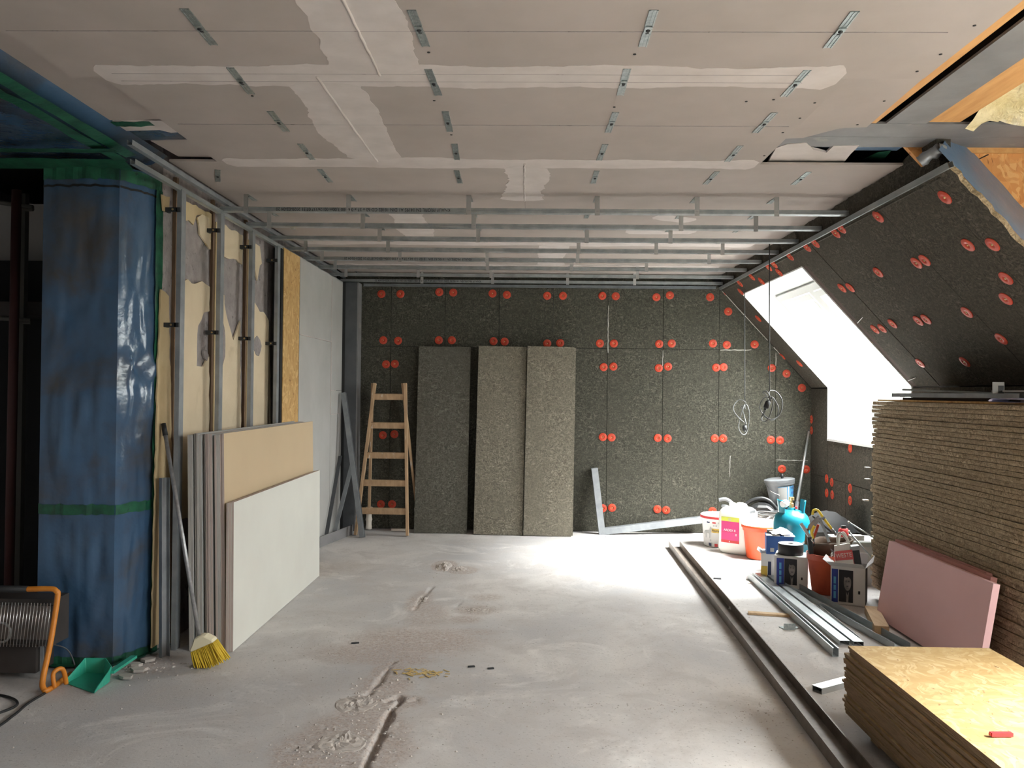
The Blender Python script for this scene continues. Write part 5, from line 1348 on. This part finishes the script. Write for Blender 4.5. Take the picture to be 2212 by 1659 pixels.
# grey curved hose end behind the jerrycan
p = AY(1585, 1092, 8.62); q = AY(1553, 1080, 8.66)
base_ = Vector((p.x + .02, 8.62, .01))
t = thing('hose', base_, 'curved grey hose end rising behind the jerrycan', 'hose')
tube('hose', spline([base_, p + Vector((.015, 0, -.1)), p, (p + q) / 2 + Vector((0, 0, .035)), q], 6), .020, 'galvanised_dull', t, 10)
tube('hose', spline([base_ + Vector((-.05, .02, 0)), p + Vector((-.03, 0, -.12)), p + Vector((-.055, 0, -.02)), q + Vector((.03, 0, -.06))], 6), .016, 'galvanised_dull', t, 10)
# gas bottle
c = Vector((2.245, 7.10, .002)); t = thing('gas_bottle', c, 'turquoise gas bottle with brass valve between orange bucket and corner clutter', 'gas bottle'); m = T(*c)
R0 = .150; prof = [(0, .03), (.10, .03), (.138, .055), (R0, .10), (R0, .245), (R0 + .002, .248), (R0 + .002, .262), (R0, .265), (R0, .40), (.146, .435), (.132, .468), (.108, .495), (.075, .512), (.035, .520), (.03, .535), (0, .535)]
lathe('body', prof, 'teal_paint', t, m, 32)
lathe('foot_ring', [(.115, 0), (.118, 0), (.118, .05), (.112, .05)], 'teal_paint', t, m, 28)
for a0, a1 in ((2.6, 3.9), (-.75, .55)):
    bm = bmesh.new(); prev = None
    for k in range(13):
        a = a0 + (a1 - a0) * k / 12; cur = []
        zt = .60 if 2 < k < 10 else .60
        for rr, zz in ((.105, .49), (.118, zt), (.112, zt + .004), (.099, .494)): cur.append(bm.verts.new(m @ Vector((rr * math.cos(a), rr * math.sin(a), zz))))
        if prev:
            for i in range(4): bm.faces.new((prev[i], prev[(i + 1) % 4], cur[(i + 1) % 4], cur[i]))
        else: bm.faces.new(cur)
        prev = cur
    bm.faces.new(list(reversed(prev))); bmesh.ops.recalc_face_normals(bm, faces=bm.faces); finish('collar', bm, 'teal_paint', t)
va_ = lathe('valve', [(.018, .53), (.018, .57), (.012, .575), (.012, .60), (.022, .60), (.022, .625), (0, .628)], 'brass', t, m, 12)
tube('valve_outlet', [m @ Vector((0, 0, .575)), m @ Vector((-.055, -.04, .58))], [.014, .012], 'brass', va_, 10)
tube('regulator', [m @ Vector((-.055, -.04, .58)), m @ Vector((-.075, -.055, .575)), m @ Vector((-.10, -.07, .57))], [.03, .034, .026], 'print_white', va_, 12)
lathe('red_cap', [(.010, 0), (.010, .02), (0, .022)], 'red_plastic', t, m @ T(.03, -.03, .53), 10)
# black carry case behind
c = Vector((2.34, 8.34, .002)); t = thing('tool_case', c, 'black rounded tool case with arched handle behind the gas bottle', 'case')
m = T(*c) @ Matrix.Rotation(-.25, 4, 'Z')
bm = bmesh.new(); pr = [(-.19, 0), (.20, 0), (.20, .22), (.15, .33), (.06, .40), (-.05, .40), (-.14, .33), (-.19, .22)]
add_prism(bm, [m @ Vector((a, -.13, b)) for a, b in pr], m.to_3x3() @ Vector((0, .26, 0))); finish('shell', bm, 'black_plastic', t, bevel=.02)
tube('handle', spline([m @ Vector(p) for p in ((-.19, -.02, .30), (-.14, -.02, .40), (-.03, -.02, .455), (.08, -.02, .43), (.20, -.02, .28))], 6), .020, 'black_plastic', t, 8)
lathe('side_dial', [(0, .0), (.085, 0), (.10, .02), (.10, .05), (0, .05)], 'dark_plastic', t, m @ T(.13, -.14, .26) @ Matrix.Rotation(R_(75), 4, 'X') @ Matrix.Rotation(.3, 4, 'Y'), 20)
# grey bucket with blue label on a dark crate
cr = Vector((2.635, 8.72, .002)); t = thing('dark_crate', cr, 'dark crate in the back right corner under the grey bucket', 'crate')
for dx in (-.15, .15): box('side', cr.x + dx - .01, cr.x + dx + .01, cr.y - .17, cr.y + .17, .002, .34, 'black_plastic', t)
for dy in (-.17, .17): box('side', cr.x - .14, cr.x + .14, cr.y + dy - .01, cr.y + dy + .01, .002, .34, 'black_plastic', t)
box('base', cr.x - .14, cr.x + .14, cr.y - .16, cr.y + .16, .002, .02, 'black_plastic', t); box('lid', cr.x - .16, cr.x + .16, cr.y - .18, cr.y + .18, .341, .352, 'black_plastic', t)
c = Vector((2.65, 8.70, .354)); t = thing('grey_bucket', c, 'grey bucket with blue and white label on the dark crate', 'bucket'); m = T(*c) @ Matrix.Rotation(-.10, 4, 'Y') @ T(0, 0, .012)
lathe('body', [(0, 0), (.11, 0), (.115, .01), (.138, .20), (.148, .20), (.150, .235), (.142, .235), (.136, .21), (.11, .02), (0, .02)], 'galvanised_dull', t, m, 28)
lathe('lid', [(.153, .222), (.156, .25), (.13, .258), (0, .256)], 'galvanised_dull', t, m, 28)
def lbl(a0, a1, z0, z1, mt, nm='label', off=.002):
    bm = bmesh.new(); prev = None
    for k in range(11):
        a = a0 + (a1 - a0) * k / 10; cur = [bm.verts.new(m @ Vector(((.115 + (.138 - .115) * z / .2 + off) * math.cos(a), (.115 + (.138 - .115) * z / .2 + off) * math.sin(a), z))) for z in (z0, z1)]
        if prev: bm.faces.new((prev[0], cur[0], cur[1], prev[1]))
        prev = cur
    finish(nm, bm, mt, t)
lbl(VIEW - .45, VIEW + 1.0, .03, .185, 'label_blue'); lbl(VIEW - .45, VIEW + .22, .03, .18, 'print_grey', 'label', .003); lbl(VIEW + .30, VIEW + .40, .03, .185, 'paper', 'label_strip', .004)
dd = Vector((math.cos(VIEW + .72), math.sin(VIEW + .72), 0)); mm3 = m.to_3x3()
text('lettering', 'WEI', .040, m @ (dd * .142 + Vector((0, 0, .165))), mm3 @ Vector((-dd.y, dd.x, 0)), mm3 @ Vector((0, 0, 1)), 'print_navy', t); text('lettering', 'NI', .036, m @ (dd * .138 + Vector((0, 0, .115))), mm3 @ Vector((-dd.y, dd.x, 0)), mm3 @ Vector((0, 0, 1)), 'print_blue', t)
tube('handle', spline([m @ Vector(p) for p in ((-.14, -.03, .20), (-.13, -.09, .15), (-.05, -.14, .10))], 6), .003, 'wire_chrome', t, 5)
lathe('knob', [(0, 0), (.012, 0), (.02, .03), (.012, .045), (0, .045)], 'black_plastic', t, m @ T(.03, 0, .257), 10)
# tyre-like dark hose heap and wires behind the front orange bucket
c = Vector((c2.x + .03, c2.y, .318)); t = thing('wire_coil', c, 'loose coil of dark cable and wires lying on the rear orange bucket', 'cable')
for k in range(4):
    pts = [c + Vector((.13 * math.cos(a) * random.uniform(.85, 1.1), .12 * math.sin(a), .010 + .012 * k + .006 * math.sin(a * 2 + k))) for a in np.linspace(0, 6.28, 11)[:-1]]
    tube('coil', spline(pts, 5, True), .006, 'cable_grey' if k % 2 else 'cable_dark', t, 6, True)
p = AY(1640, 1130, 7.75); tube('wire_end', [p, AY(1663, 1117, 7.75)], .006, 'white_plastic', t, 6)

# cartons
def carton(name, c, w, d, h, rz, label, flaps=True, dark_side=True):
    t = thing(name, c, label, 'carton'); m = T(*c) @ Matrix.Rotation(rz, 4, 'Z'); k = .004
    box('front_wall', -w / 2, w / 2, -d / 2, -d / 2 + k, .002, h, 'carton_white', t, 0, m); box('rear_wall', -w / 2, w / 2, d / 2 - k, d / 2, .002, h, 'carton_inner', t, 0, m)
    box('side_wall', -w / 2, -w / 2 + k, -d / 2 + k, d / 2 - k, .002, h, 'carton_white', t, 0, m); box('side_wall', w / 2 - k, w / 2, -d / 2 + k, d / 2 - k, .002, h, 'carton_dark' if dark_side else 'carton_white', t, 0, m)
    box('base', -w / 2 + k, w / 2 - k, -d / 2 + k, d / 2 - k, .002, .006, 'carton_inner', t, 0, m)
    return t, m
def portrait(t, m, x0, x1, z0, z1, y):
    """dark printed photo panel with a plain man's head and shoulders"""
    t = box('photo_panel', x0, x1, y - .0012, y, z0, z1, 'print_black', t, 0, m)
    cx, w, hh = (x0 + x1) / 2 + .01, x1 - x0, z1 - z0
    def ell(rx, rz_, cz, mt, nm, yy, dx=0):
        prism(nm, [m @ Vector((cx + dx + rx * math.cos(a), yy, cz + rz_ * math.sin(a))) for a in np.linspace(0, 6.28, 21)[:-1]], m.to_3x3() @ Vector((0, -.0006, 0)), mt, t)
    ell(.26 * w, .26 * hh, z0 + .62 * hh, 'print_skin', 'face_print', y - .0014)
    prism('hair_print', [m @ Vector((cx + a * w, y - .0022, z0 + b * hh)) for a, b in ((-.30, .66), (-.24, .80), (-.10, .76), (.10, .79), (.22, .74), (.28, .66), (.32, .86), (.16, .96), (-.12, .96), (-.28, .88))], m.to_3x3() @ Vector((0, -.0004, 0)), 'print_black', t)
    for dx in (-.10, .10): ell(.035 * w, .016 * hh, z0 + .66 * hh, 'print_black', 'eye_print', y - .0022, dx * w)
    ell(.08 * w, .013 * hh, z0 + .50 * hh, 'print_black', 'mouth_print', y - .0022)
    prism('shirt_print', [m @ Vector((cx + a * w, y - .0016, z0 + b * hh)) for a, b in ((-.08, .0), (.06, .0), (.10, .34), (.0, .22), (-.10, .34))], m.to_3x3() @ Vector((0, -.0004, 0)), 'print_skin', t)
# carton 1 carrying the tape roll
c1 = Vector((AZ(1713, 1272).x + .02, 6.54, .002)); w, d, h = .245, .22, .245
t, m = carton('printed_carton', c1, w, d, h, R_(-22), 'white and blue printed carton under the black tape roll', False, False)
box('lid', -w / 2, w / 2, -d / 2, d / 2, h, h + .004, 'carton_white', t, 0, m)
fy = -d / 2
box('blue_panel', -.105, -.050, fy - .001, fy, .01, h - .015, 'print_blue', t, 0, m); portrait(t, m, -.048, .045, .03, h - .015, fy)
for q_, l_ in ((.04, .05), (.10, .035), (.145, .05)): box('print_mark', -.077 - .008, -.077 + .008, fy - .0016, fy, q_, q_ + l_, 'label_blue', t, 0, m)
box('print_mark', .075, .087, fy - .001, fy, .075, .095, 'print_black', t, 0, m)
c = m @ Vector((-.01, -.01, h + .005)); t = thing('tape_roll', c, 'thick black roll of sealing tape lying on the printed carton', 'roll')
ro_ = lathe('roll', [(.020, 0), (.094, 0), (.096, .004), (.096, .078), (.094, .082), (.020, .082), (.020, 0)], 'black_rubber', t, T(*c), 32)
lathe('top_face', [(.022, .0825), (.093, .0832), (.093, .0826)], 'galvanised_dull', ro_, T(*c), 32); lathe('core', [(.0195, .004), (.0195, .0835), (.0165, .0835), (.0165, .004)], 'carton_dark', ro_, T(*c), 16)
p = c + Vector((.085, -.01, .083)); tape_strip('loose_end', [p, p + Vector((.02, .0, .012)), p + Vector((.045, 0, .05))], .05, (0, 1, 0), t, 'galvanised_dull')
# white carton with yellow strip to its left, blue carton with paper on top of it
c0 = Vector((2.035, 6.86, .002)); t, m = carton('white_carton', c0, .20, .20, .20, R_(-20), 'white carton with yellow strip, behind the printed carton with the tape roll', False, False)
box('lid', -.10, .10, -.10, .10, .2, .204, 'carton_white', t, 0, m); box('yellow_strip', -.10, -.05, -.1012, -.10, .02, .10, 'label_yellow', t, 0, m); box('dark_strip', -.045, -.02, -.1012, -.10, .01, .14, 'print_navy', t, 0, m)
prism('flap', [m @ Vector(p) for p in ((-.10, -.10, .20), (-.10, .08, .20), (-.135, .05, .225), (-.135, -.08, .225))], (0, 0, .003), 'carton_white', t)
c = Vector((1.955, 6.92, .207)); c = m @ Vector((.035, -.03, .206)); t = thing('blue_carton', c, 'dark blue carton with white top edges behind the black tape roll', 'carton'); m2 = T(*c) @ Matrix.Rotation(R_(-12), 4, 'Z')
box('body', -.105, .105, -.09, .09, 0, .145, 'carton_blue', t, .003, m2); box('torn_flap', -.105, .0, -.09, -.01, .146, .150, 'carton_white', t, 0, m2); box('torn_flap', .03, .115, -.095, -.02, .146, .151, 'carton_white', t, 0, m2); box('brown_flap', -.09, .04, .03, .09, .146, .175, 'carton_dark', t, 0, m2); box('print_mark', -.075, -.045, -.0912, -.09, .02, .05, 'print_grey', t, 0, m2)
c = m2 @ Vector((.015, -.02, .152)); t = thing('crumpled_paper', c, 'crumpled cream paper lying on the dark blue carton', 'paper')
bm = bmesh.new(); n = 9; V = [[bm.verts.new(c + Vector((-.08 + .16 * i / n, -.06 + .12 * j / n, .005 + .045 * max(0, math.sin(math.pi * i / n) * math.sin(math.pi * j / n)) + random.uniform(0, .012)))) for j in range(n + 1)] for i in range(n + 1)]
for i in range(n):
    for j in range(n): bm.faces.new((V[i][j], V[i + 1][j], V[i + 1][j + 1], V[i][j + 1]))
finish('sheet', bm, 'paper', t)
# worn orange bucket full of tools
c = Vector((2.280, 6.335, .002)); h = .30
t = bucket('tool_bucket', c, .115, .15, h, 'orange_worn', 'worn orange bucket full of tools between the two printed cartons', None, None, None, True)
TB = c
# mortar tub / leather bag stuffed into the bucket
t = thing('leather_bag', c + Vector((.05, .05, .16)), 'brown leather tool bag stuffed in the worn orange bucket', 'bag')
bm = bmesh.new(); cc = c + Vector((.04, .05, .31))
fs_ = add_lathe(bm, [(.09, -.13), (.115, -.06), (.14, .01), (.16, .06), (.15, .085), (.135, .07), (.12, .01), (.0, -.01)], 26, T(*cc), 0, (1.0, .75))
for v in bm.verts:
    n_ = mnoise.noise(v.co * 9); v.co += Vector((n_ * .012, n_ * .01, n_ * .02 + (v.co.x - cc.x) * .10))
finish('pouch', bm, 'leather_brown', t, smooth=True)
tube('rim_roll', [cc + Vector((.157 * math.cos(a), .118 * math.sin(a), .068 + .0157 * math.cos(a))) for a in np.linspace(0, 6.28, 25)[:-1]], .010, 'leather_brown', t, 8, True)
# steel bar, clamp, handsaw and other tools standing in the bucket: depth from the bucket they stand in
def tool_pts(pts, y): return [AY(u, v, y) for u, v in pts]
yT = TB.y - .05
a, b = tool_pts([(1770, 1118), (1797, 1186)], yT)
t = thing('steel_bar', b, 'flat grey steel bar sticking up out of the worn orange bucket', 'bar'); bar('bar', b + (b - a) * .6, a, .020, .006, 'galvanised_dull', t, (0, -1, 0))
a, b = tool_pts([(1730, 1131), (1751, 1163)], yT - .02)
t = thing('hand_clamp', b, 'steel hand clamp with pale jaw on the left of the worn orange bucket', 'clamp')
bar('jaw', a, b, .022, .018, 'aluminium', t, (0, -1, 0), .003); e = tool_pts([(1752, 1196)], yT - .02)[0]; bar('grip', b + Vector((-.012, .0, .01)), e, .03, .025, 'dark_plastic', t, (0, -1, 0), .005); tube('screw', [b + Vector((.0, -.01, .0)), b + Vector((.02, -.01, -.035))], .008, 'wire_chrome', t, 8)
P = tool_pts([(1744, 1142), (1747, 1134), (1767, 1113), (1773, 1120), (1770, 1126), (1752, 1148)], yT + .10)
t = thing('handsaw_blade', P[0], 'pale triangular saw blade rising behind the worn orange bucket', 'saw'); prism('blade', P, (0, .003, 0), 'galvanised_dull', t); tube('tang', [P[0], P[0] + Vector((-.01, 0, -.12))], .012, 'wood_brown', t, 8)
P = tool_pts([(1755, 1112), (1757, 1103), (1763, 1101), (1768, 1104), (1778, 1118), (1796, 1142)], yT + .12)
t = thing('hacksaw', P[-1], 'hacksaw with yellow tube frame above the worn orange bucket', 'saw'); tube('frame', spline(P, 4), .0095, 'yellow_paint', t, 10); tube('frame_socket', [P[-1], P[-1] + (P[-1] - P[-2]).normalized() * .03], .012, 'galvanised_dull', t, 8)
a = P[-1] + Vector((.005, 0, -.03)); tube('blade_holder', [P[-1] + Vector((.02, 0, -.02)), a + Vector((.03, 0, -.02))], .01, 'galvanised_dull', t, 6); bar('blade', P[0] + Vector((0, 0, -.01)), a, .012, .002, 'steel_grey', t, (0, -1, 0)); q = tool_pts([(1778, 1119)], yT + .12)[0]; lathe('clip', [(.013, -.012), (.014, 0), (.013, .012)], 'galvanised_dull', t, Matrix.Translation(q) @ Matrix.Rotation(.7, 4, 'Y'), 10)
P = tool_pts([(1764, 1136), (1760, 1150), (1757, 1163)], yT + .03)
t = thing('pliers', P[-1], 'yellow and orange handled pliers in the worn orange bucket', 'pliers'); tube('handle', spline([P[0] + Vector((-.015, 0, 0)), P[1] + Vector((-.022, 0, 0)), P[2]], 4), .011, 'yellow_paint', t, 8); tube('handle', spline([P[0] + Vector((.012, 0, .01)), P[1] + Vector((.008, 0, 0)), P[2]], 4), .010, 'orange_plastic', t, 8); tube('jaw', [P[2], P[2] + Vector((0, 0, -.06))], .01, 'steel_grey', t, 8)
q = Vector((TB.x - .03, TB.y - .150, .315)); t = thing('spring_scrap', q, 'shiny twisted metal bits hanging at the bucket rim', 'scrap')
tube('wire', spline([q + Vector((random.uniform(-.012, .012), random.uniform(-.01, .01), random.uniform(-.018, .02))) for _ in range(7)], 4), .003, 'wire_chrome', t, 5)
# open carton with a carrier bag and a grey box in it
c = AZ(1822, 1304); c = Vector((c.x + .055, c.y + .04, .002)); w, d, h = .23, .20, .27
t, m = carton('open_carton', c, w, d, h, R_(-26), 'open white and blue printed carton in front of the tall stack')
fy = -d / 2
box('blue_panel', -.108, -.066, fy - .001, fy, .012, h - .02, 'print_blue', t, 0, m); portrait(t, m, -.06, .035, .02, h - .022, fy)
for q_, l_ in ((.04, .05), (.10, .035), (.145, .05)): box('print_mark', -.087 - .008, -.087 + .008, fy - .0016, fy, q_, q_ + l_, 'label_blue', t, 0, m)
box('print_mark', .068, .082, fy - .001, fy, .085, .108, 'print_black', t, 0, m)
prism('front_flap', [m @ Vector(p) for p in ((-w / 2, fy, h), (w / 2, fy, h), (w / 2 - .02, fy - .055, h + .035), (-w / 2 - .02, fy - .055, h + .035))], m.to_3x3() @ Vector((0, .002, .003)), 'carton_white', t)
prism('side_flap', [m @ Vector(p) for p in ((-w / 2, fy, h), (-w / 2, -fy, h), (-w / 2 - .055, -fy, h + .04), (-w / 2 - .055, fy, h + .04))], (0, 0, .003), 'carton_inner', t)
prism('side_flap', [m @ Vector(p) for p in ((w / 2, fy, h), (w / 2, -fy, h), (w / 2 + .05, -fy - .01, h + .07), (w / 2 + .05, fy + .01, h + .05))], (0, 0, .003), 'carton_inner', t)
prism('rear_flap', [m @ Vector(p) for p in ((-w / 2, -fy, h), (w / 2, -fy, h), (w / 2, -fy + .03, h + .07), (-w / 2, -fy + .03, h + .07))], m.to_3x3() @ Vector((0, .003, 0)), 'carton_inner', t)
bg_ = m @ Vector((-.02, .02, .175)); t = thing('carrier_bag', bg_, 'white and red carrier bag with looped handles in the open carton', 'bag'); mb = T(*bg_) @ Matrix.Rotation(R_(-12), 4, 'Z') @ Matrix.Rotation(R_(-8), 4, 'Y')
bm = bmesh.new(); add_hull8(bm, [mb @ Vector(p) for p in ((-.07, -.03, 0), (.06, -.03, 0), (.06, .04, 0), (-.07, .04, 0), (-.055, -.02, .235), (.055, -.025, .245), (.05, .03, .24), (-.05, .03, .23))]); sk_ = finish('sack', bm, 'bag_white', t, bevel=.008)
bm = bmesh.new(); add_hull8(bm, [mb @ Vector(p) for p in ((-.064, -.033, .13), (.062, -.033, .13), (.062, -.030, .13), (-.064, -.030, .13), (-.061, -.031, .195), (.060, -.033, .20), (.06, -.028, .20), (-.061, -.026, .195))]); rb_ = finish('red_band', bm, 'bag_red', sk_)
bm = bmesh.new(); add_hull8(bm, [mb @ Vector(p) for p in ((.061, -.03, .05), (.064, -.03, .05), (.064, .04, .05), (.061, .04, .05), (.057, -.025, .22), (.060, -.025, .22), (.058, .03, .22), (.055, .03, .22))]); finish('red_side', bm, 'bag_red', sk_)
text('lettering', 'WESTE', .044, mb @ Vector((-.002, -.0345, .163)), mb.to_3x3() @ Vector((1, 0, 0)), mb.to_3x3() @ Vector((0, 0, 1)), 'bag_white', sk_, True, .8)
tube('handle', spline([mb @ Vector(p) for p in ((-.03, -.02, .235), (-.028, -.018, .29), (-.01, -.015, .325), (.015, -.01, .31), (.045, -.012, .25))], 5), .007, 'bag_white', t, 7); tube('handle', spline([mb @ Vector(p) for p in ((-.02, .025, .235), (.0, .025, .30), (.03, .025, .315), (.055, .02, .24))], 5), .007, 'bag_white', t, 7)
gb = m @ Vector((.072, .045, .10)); t = thing('grey_box', gb, 'narrow grey box standing in the open carton beside the carrier bag', 'box'); mg = T(*gb) @ Matrix.Rotation(R_(-10), 4, 'Z') @ Matrix.Rotation(R_(-9), 4, 'Y'); box('body', -.03, .03, -.025, .03, 0, .28, 'dark_plastic', t, .004, mg); box('lid', -.034, .034, -.03, .034, .28, .31, 'galvanised_dull', t, .003, mg)
# pale crates behind, rods, red tin
c = Vector((2.66, 6.72, .002)); t = thing('plastic_crate', c, 'pale grey plastic crate between the tool bucket and the tall stack', 'crate'); mc = T(*c) @ Matrix.Rotation(R_(-6), 4, 'Z')
for (x0, x1, y0, y1) in ((-.20, .20, -.15, -.142), (-.20, .20, .142, .15), (-.20, -.192, -.142, .142), (.192, .20, -.142, .142)): box('side', x0, x1, y0, y1, .0, .34, 'gypsum_grey', t, 0, mc)
box('base', -.19, .19, -.14, .14, 0, .01, 'gypsum_grey', t, 0, mc); box('rim', -.21, .21, -.165, -.15, .31, .345, 'galvanised', t, .002, mc); box('lid', -.20, .20, -.15, .15, .341, .349, 'gypsum_grey', t, 0, mc)
q = mc @ Vector((-.13, -.06, .351)); t = thing('red_tin', q, 'small red tin with black cap on the pale crate', 'tin'); lathe('can', [(0, 0), (.038, 0), (.04, .004), (.04, .07), (.03, .082), (0, .082)], 'print_red', t, T(*q), 18); lathe('cap', [(.02, .082), (.02, .105), (0, .107)], 'black_plastic', t, T(*q), 12)
q = mc @ Vector((-.04, -.09, .351)); tag(box('white_tray', q.x - .06, q.x + .05, q.y - .03, q.y + .04, q.z, q.z + .035, 'gypsum_grey', None, .004), 'low pale tray beside the red tin on the pale crate', 'tray')
for (a, b, lab) in (((1835, 1129), (1872, 1152), 'thin pale rod leaning up toward the tall stack, upper one'), ((1835, 1150), (1874, 1194), 'thin pale rod leaning up toward the tall stack, lower one')):
    p, q = AY(*a, 6.42), AY(*b, 6.30); t = thing('thin_rod', q, lab, 'rod'); tube('rod', [p, q + (q - p) * .35], .006, 'galvanised', t, 7); tube('tip', [p + (p - q).normalized() * .012, p], .010, 'white_plastic', t, 8)
# lean black sheet behind gas bottle
t = thing('folded_tarp', (2.62, 7.75, 0), 'dark folded tarp and tool roll between the gas bottle and knee wall', 'tarp')
bm = bmesh.new(); n = 12; V = [[bm.verts.new((2.53 + .42 * i / n, 7.40 + .45 * j / n, .28 + .16 * math.sin(math.pi * i / n) ** .6 * math.sin(math.pi * j / n) ** .6 + random.uniform(-.004, .006))) for j in range(n + 1)] for i in range(n + 1)]
for i in range(n):
    for j in range(n): bm.faces.new((V[i][j], V[i + 1][j], V[i + 1][j + 1], V[i][j + 1]))
finish('tarp', bm, 'board_black', t, smooth=True); box('tool_roll', 2.56, 2.92, 7.43, 7.82, .002, .28, 'carton_dark', t, .01)
# slips of paper poking out of the tall stack
for (u, v) in ((1868, 1082), (1872, 1035), (1872, 1010)):
    p = AY(u + 6, v, 6.22); tag(box('paper_slip', p.x - .022, p.x + .01, 6.218, 6.26, p.z - .002, p.z + .002 + (.006 if v > 1080 else 0), 'print_white'), 'white paper slip poking out of the tall stack, %s' % {1082: 'lowest of three', 1035: 'middle of three', 1010: 'highest of three'}[v], 'paper', 'paper slips in the tall stack')

# ================================================================== FLOOR DEBRIS (too small and many to count)
bm = bmesh.new()
def crumb(x, y, s):
    z = floor_z(x, y); n = 5
    if y > 8.9 or x > 3 or z < -.006: return
    top = bm.verts.new((x + random.uniform(-.3, .3) * s, y, z + s * random.uniform(.3, .6))); ringc = [bm.verts.new((x + s * math.cos(6.28 * k / n) * random.uniform(.6, 1.2), y + s * math.sin(6.28 * k / n) * random.uniform(.6, 1.2), z - .001)) for k in range(n)]
    for k in range(n): bm.faces.new((top, ringc[k], ringc[(k + 1) % n]))
def scat(u, v, rx, ry, n, s0, s1):
    p = AZ(u, v)
    for _ in range(n):
        crumb(p.x + random.gauss(0, rx), p.y + random.gauss(0, ry), random.uniform(s0, s1))
for a in ((960, 1228, .08, .16, 60, .004, .014), (1000, 1234, .08, .1, 36, .003, .012), (900, 1385, .28, .25, 260, .002, .008), (800, 1410, .30, .2, 90, .003, .010), (770, 1580, .14, .2, 160, .003, .010), (820, 1490, .1, .12, 45, .004, .016),
          (735, 1620, .18, .18, 140, .003, .012), (300, 1440, .16, .12, 110, .003, .014), (1300, 1526, .6, .04, 120, .003, .008), (1700, 1480, .08, .4, 60, .003, .008), (1640, 1560, .1, .15, 50, .003, .008), (1030, 1318, .1, .08, 26, .004, .012),
          (1100, 1420, .9, .9, 110, .002, .008), (400, 1480, .4, .3, 60, .003, .008), (1620, 1340, .15, .5, 40, .003, .009), (1250, 1240, .6, .8, 50, .002, .008), (110, 1560, .3, .25, 24, .004, .010)):
    scat(*a)
tag(finish('mortar_crumbs', bm, 'crumb'), 'scattered pale mortar crumbs and dust on the concrete floor', 'debris', kind='stuff')
def heap(name, u, v, rx, ry, h, label):
    c = AZ(u, v); bm = bmesh.new(); nr, na = 9, 26; rings = []
    top = bm.verts.new((c.x, c.y, h))
    for i in range(1, nr + 1):
        f = i / nr; ring_ = []
        for k in range(na):
            a = 6.2832 * k / na; q = 1 + .35 * mnoise.noise(Vector((math.cos(a) * 1.6 + u, math.sin(a) * 1.6, 3)))
            x, y = c.x + rx * f * q * math.cos(a), c.y + ry * f * q * math.sin(a)
            z = h * (1 - f) ** .8 * (.75 + .9 * mnoise.noise(Vector((x * 34, y * 34, 1)))) + .006 * mnoise.noise(Vector((x * 80, y * 80, 4)))
            ring_.append(bm.verts.new((x, y, floor_z(x, y) + max(z, .001) if i < nr else floor_z(x, y) - .004)))
        rings.append(ring_)
    for k in range(na): bm.faces.new((top, rings[0][k], rings[0][(k + 1) % na]))
    for A_, B_ in zip(rings, rings[1:]):
        for k in range(na): bm.faces.new((A_[k], B_[k], B_[(k + 1) % na], A_[(k + 1) % na]))
    return tag(finish(name, bm, 'crumb'), label, 'mortar')
heap('mortar_lump', 960, 1224, .065, .17, .038, 'larger lump of spilled mortar on the floor, toward the back wall')
heap('mortar_lump', 992, 1230, .075, .09, .026, 'smaller lump of spilled mortar beside the larger lump')
heap('mortar_lump', 1030, 1318, .085, .07, .012, 'flat crust of spilled mortar on the middle of the floor')
heap('mortar_lump', 912, 1294, .045, .12, .014, 'mortar ridge at the far end of the floor crack')
heap('mortar_lump', 770, 1520, .10, .12, .010, 'broken mortar lump left of the chased groove')
heap('mortar_lump', 735, 1605, .10, .12, .012, 'mortar lump left of the groove near the bottom of the view')
bm = bmesh.new(); p = AZ(915, 1455)
for _ in range(60):
    x, y = p.x + random.gauss(0, .07), p.y + random.gauss(0, .035); z = floor_z(x, y) + .002; a = random.uniform(0, 3.14); l = random.uniform(.008, .03)
    add_box(bm, -l, l, -.003, .003, 0, .002, 0, T(x, y, z) @ Matrix.Rotation(a, 4, 'Z'))
tag(finish('wood_shavings', bm, 'sawdust'), 'small patch of yellow wood shavings on the concrete floor', 'shavings', kind='stuff')
for k, (u, v, w_) in enumerate(((1018, 1442, .018), (1060, 1446, .016), (767, 1391, .022))):
    p = AZ(u, v); tag(bar('dark_splinter', (p.x - w_, p.y, floor_z(p.x, p.y) + .004), (p.x + w_, p.y + .01, floor_z(p.x, p.y) + .004), .014, .006, 'dark_plastic'), ['dark splinter on the floor, left one of the pair', 'dark splinter on the floor, right one of the pair', 'dark splinter on the floor near the white plasterboard'][k], 'splinter')
# plaster flakes at the foot of the blue column
for k, (u, v, s) in enumerate(((300, 1452, .06), (275, 1467, .05), (322, 1430, .05), (290, 1440, .045))):
    p = AZ(u, v); pts = [p + Vector((s * math.cos(a) * random.uniform(.5, 1.2), s * .6 * math.sin(a) * random.uniform(.6, 1.2), .006)) for a in np.linspace(0, 6.28, 8)[:-1]]
    tag(prism('plaster_flake', pts, (0, 0, .014), 'crumb'), ['largest plaster flake at the foot of the blue column', 'plaster flake nearest the dustpan', 'plaster flake farthest from the dustpan, by the stud foot', 'plaster flake between the larger ones at the column foot'][k], 'flake', 'plaster flakes by the blue column')
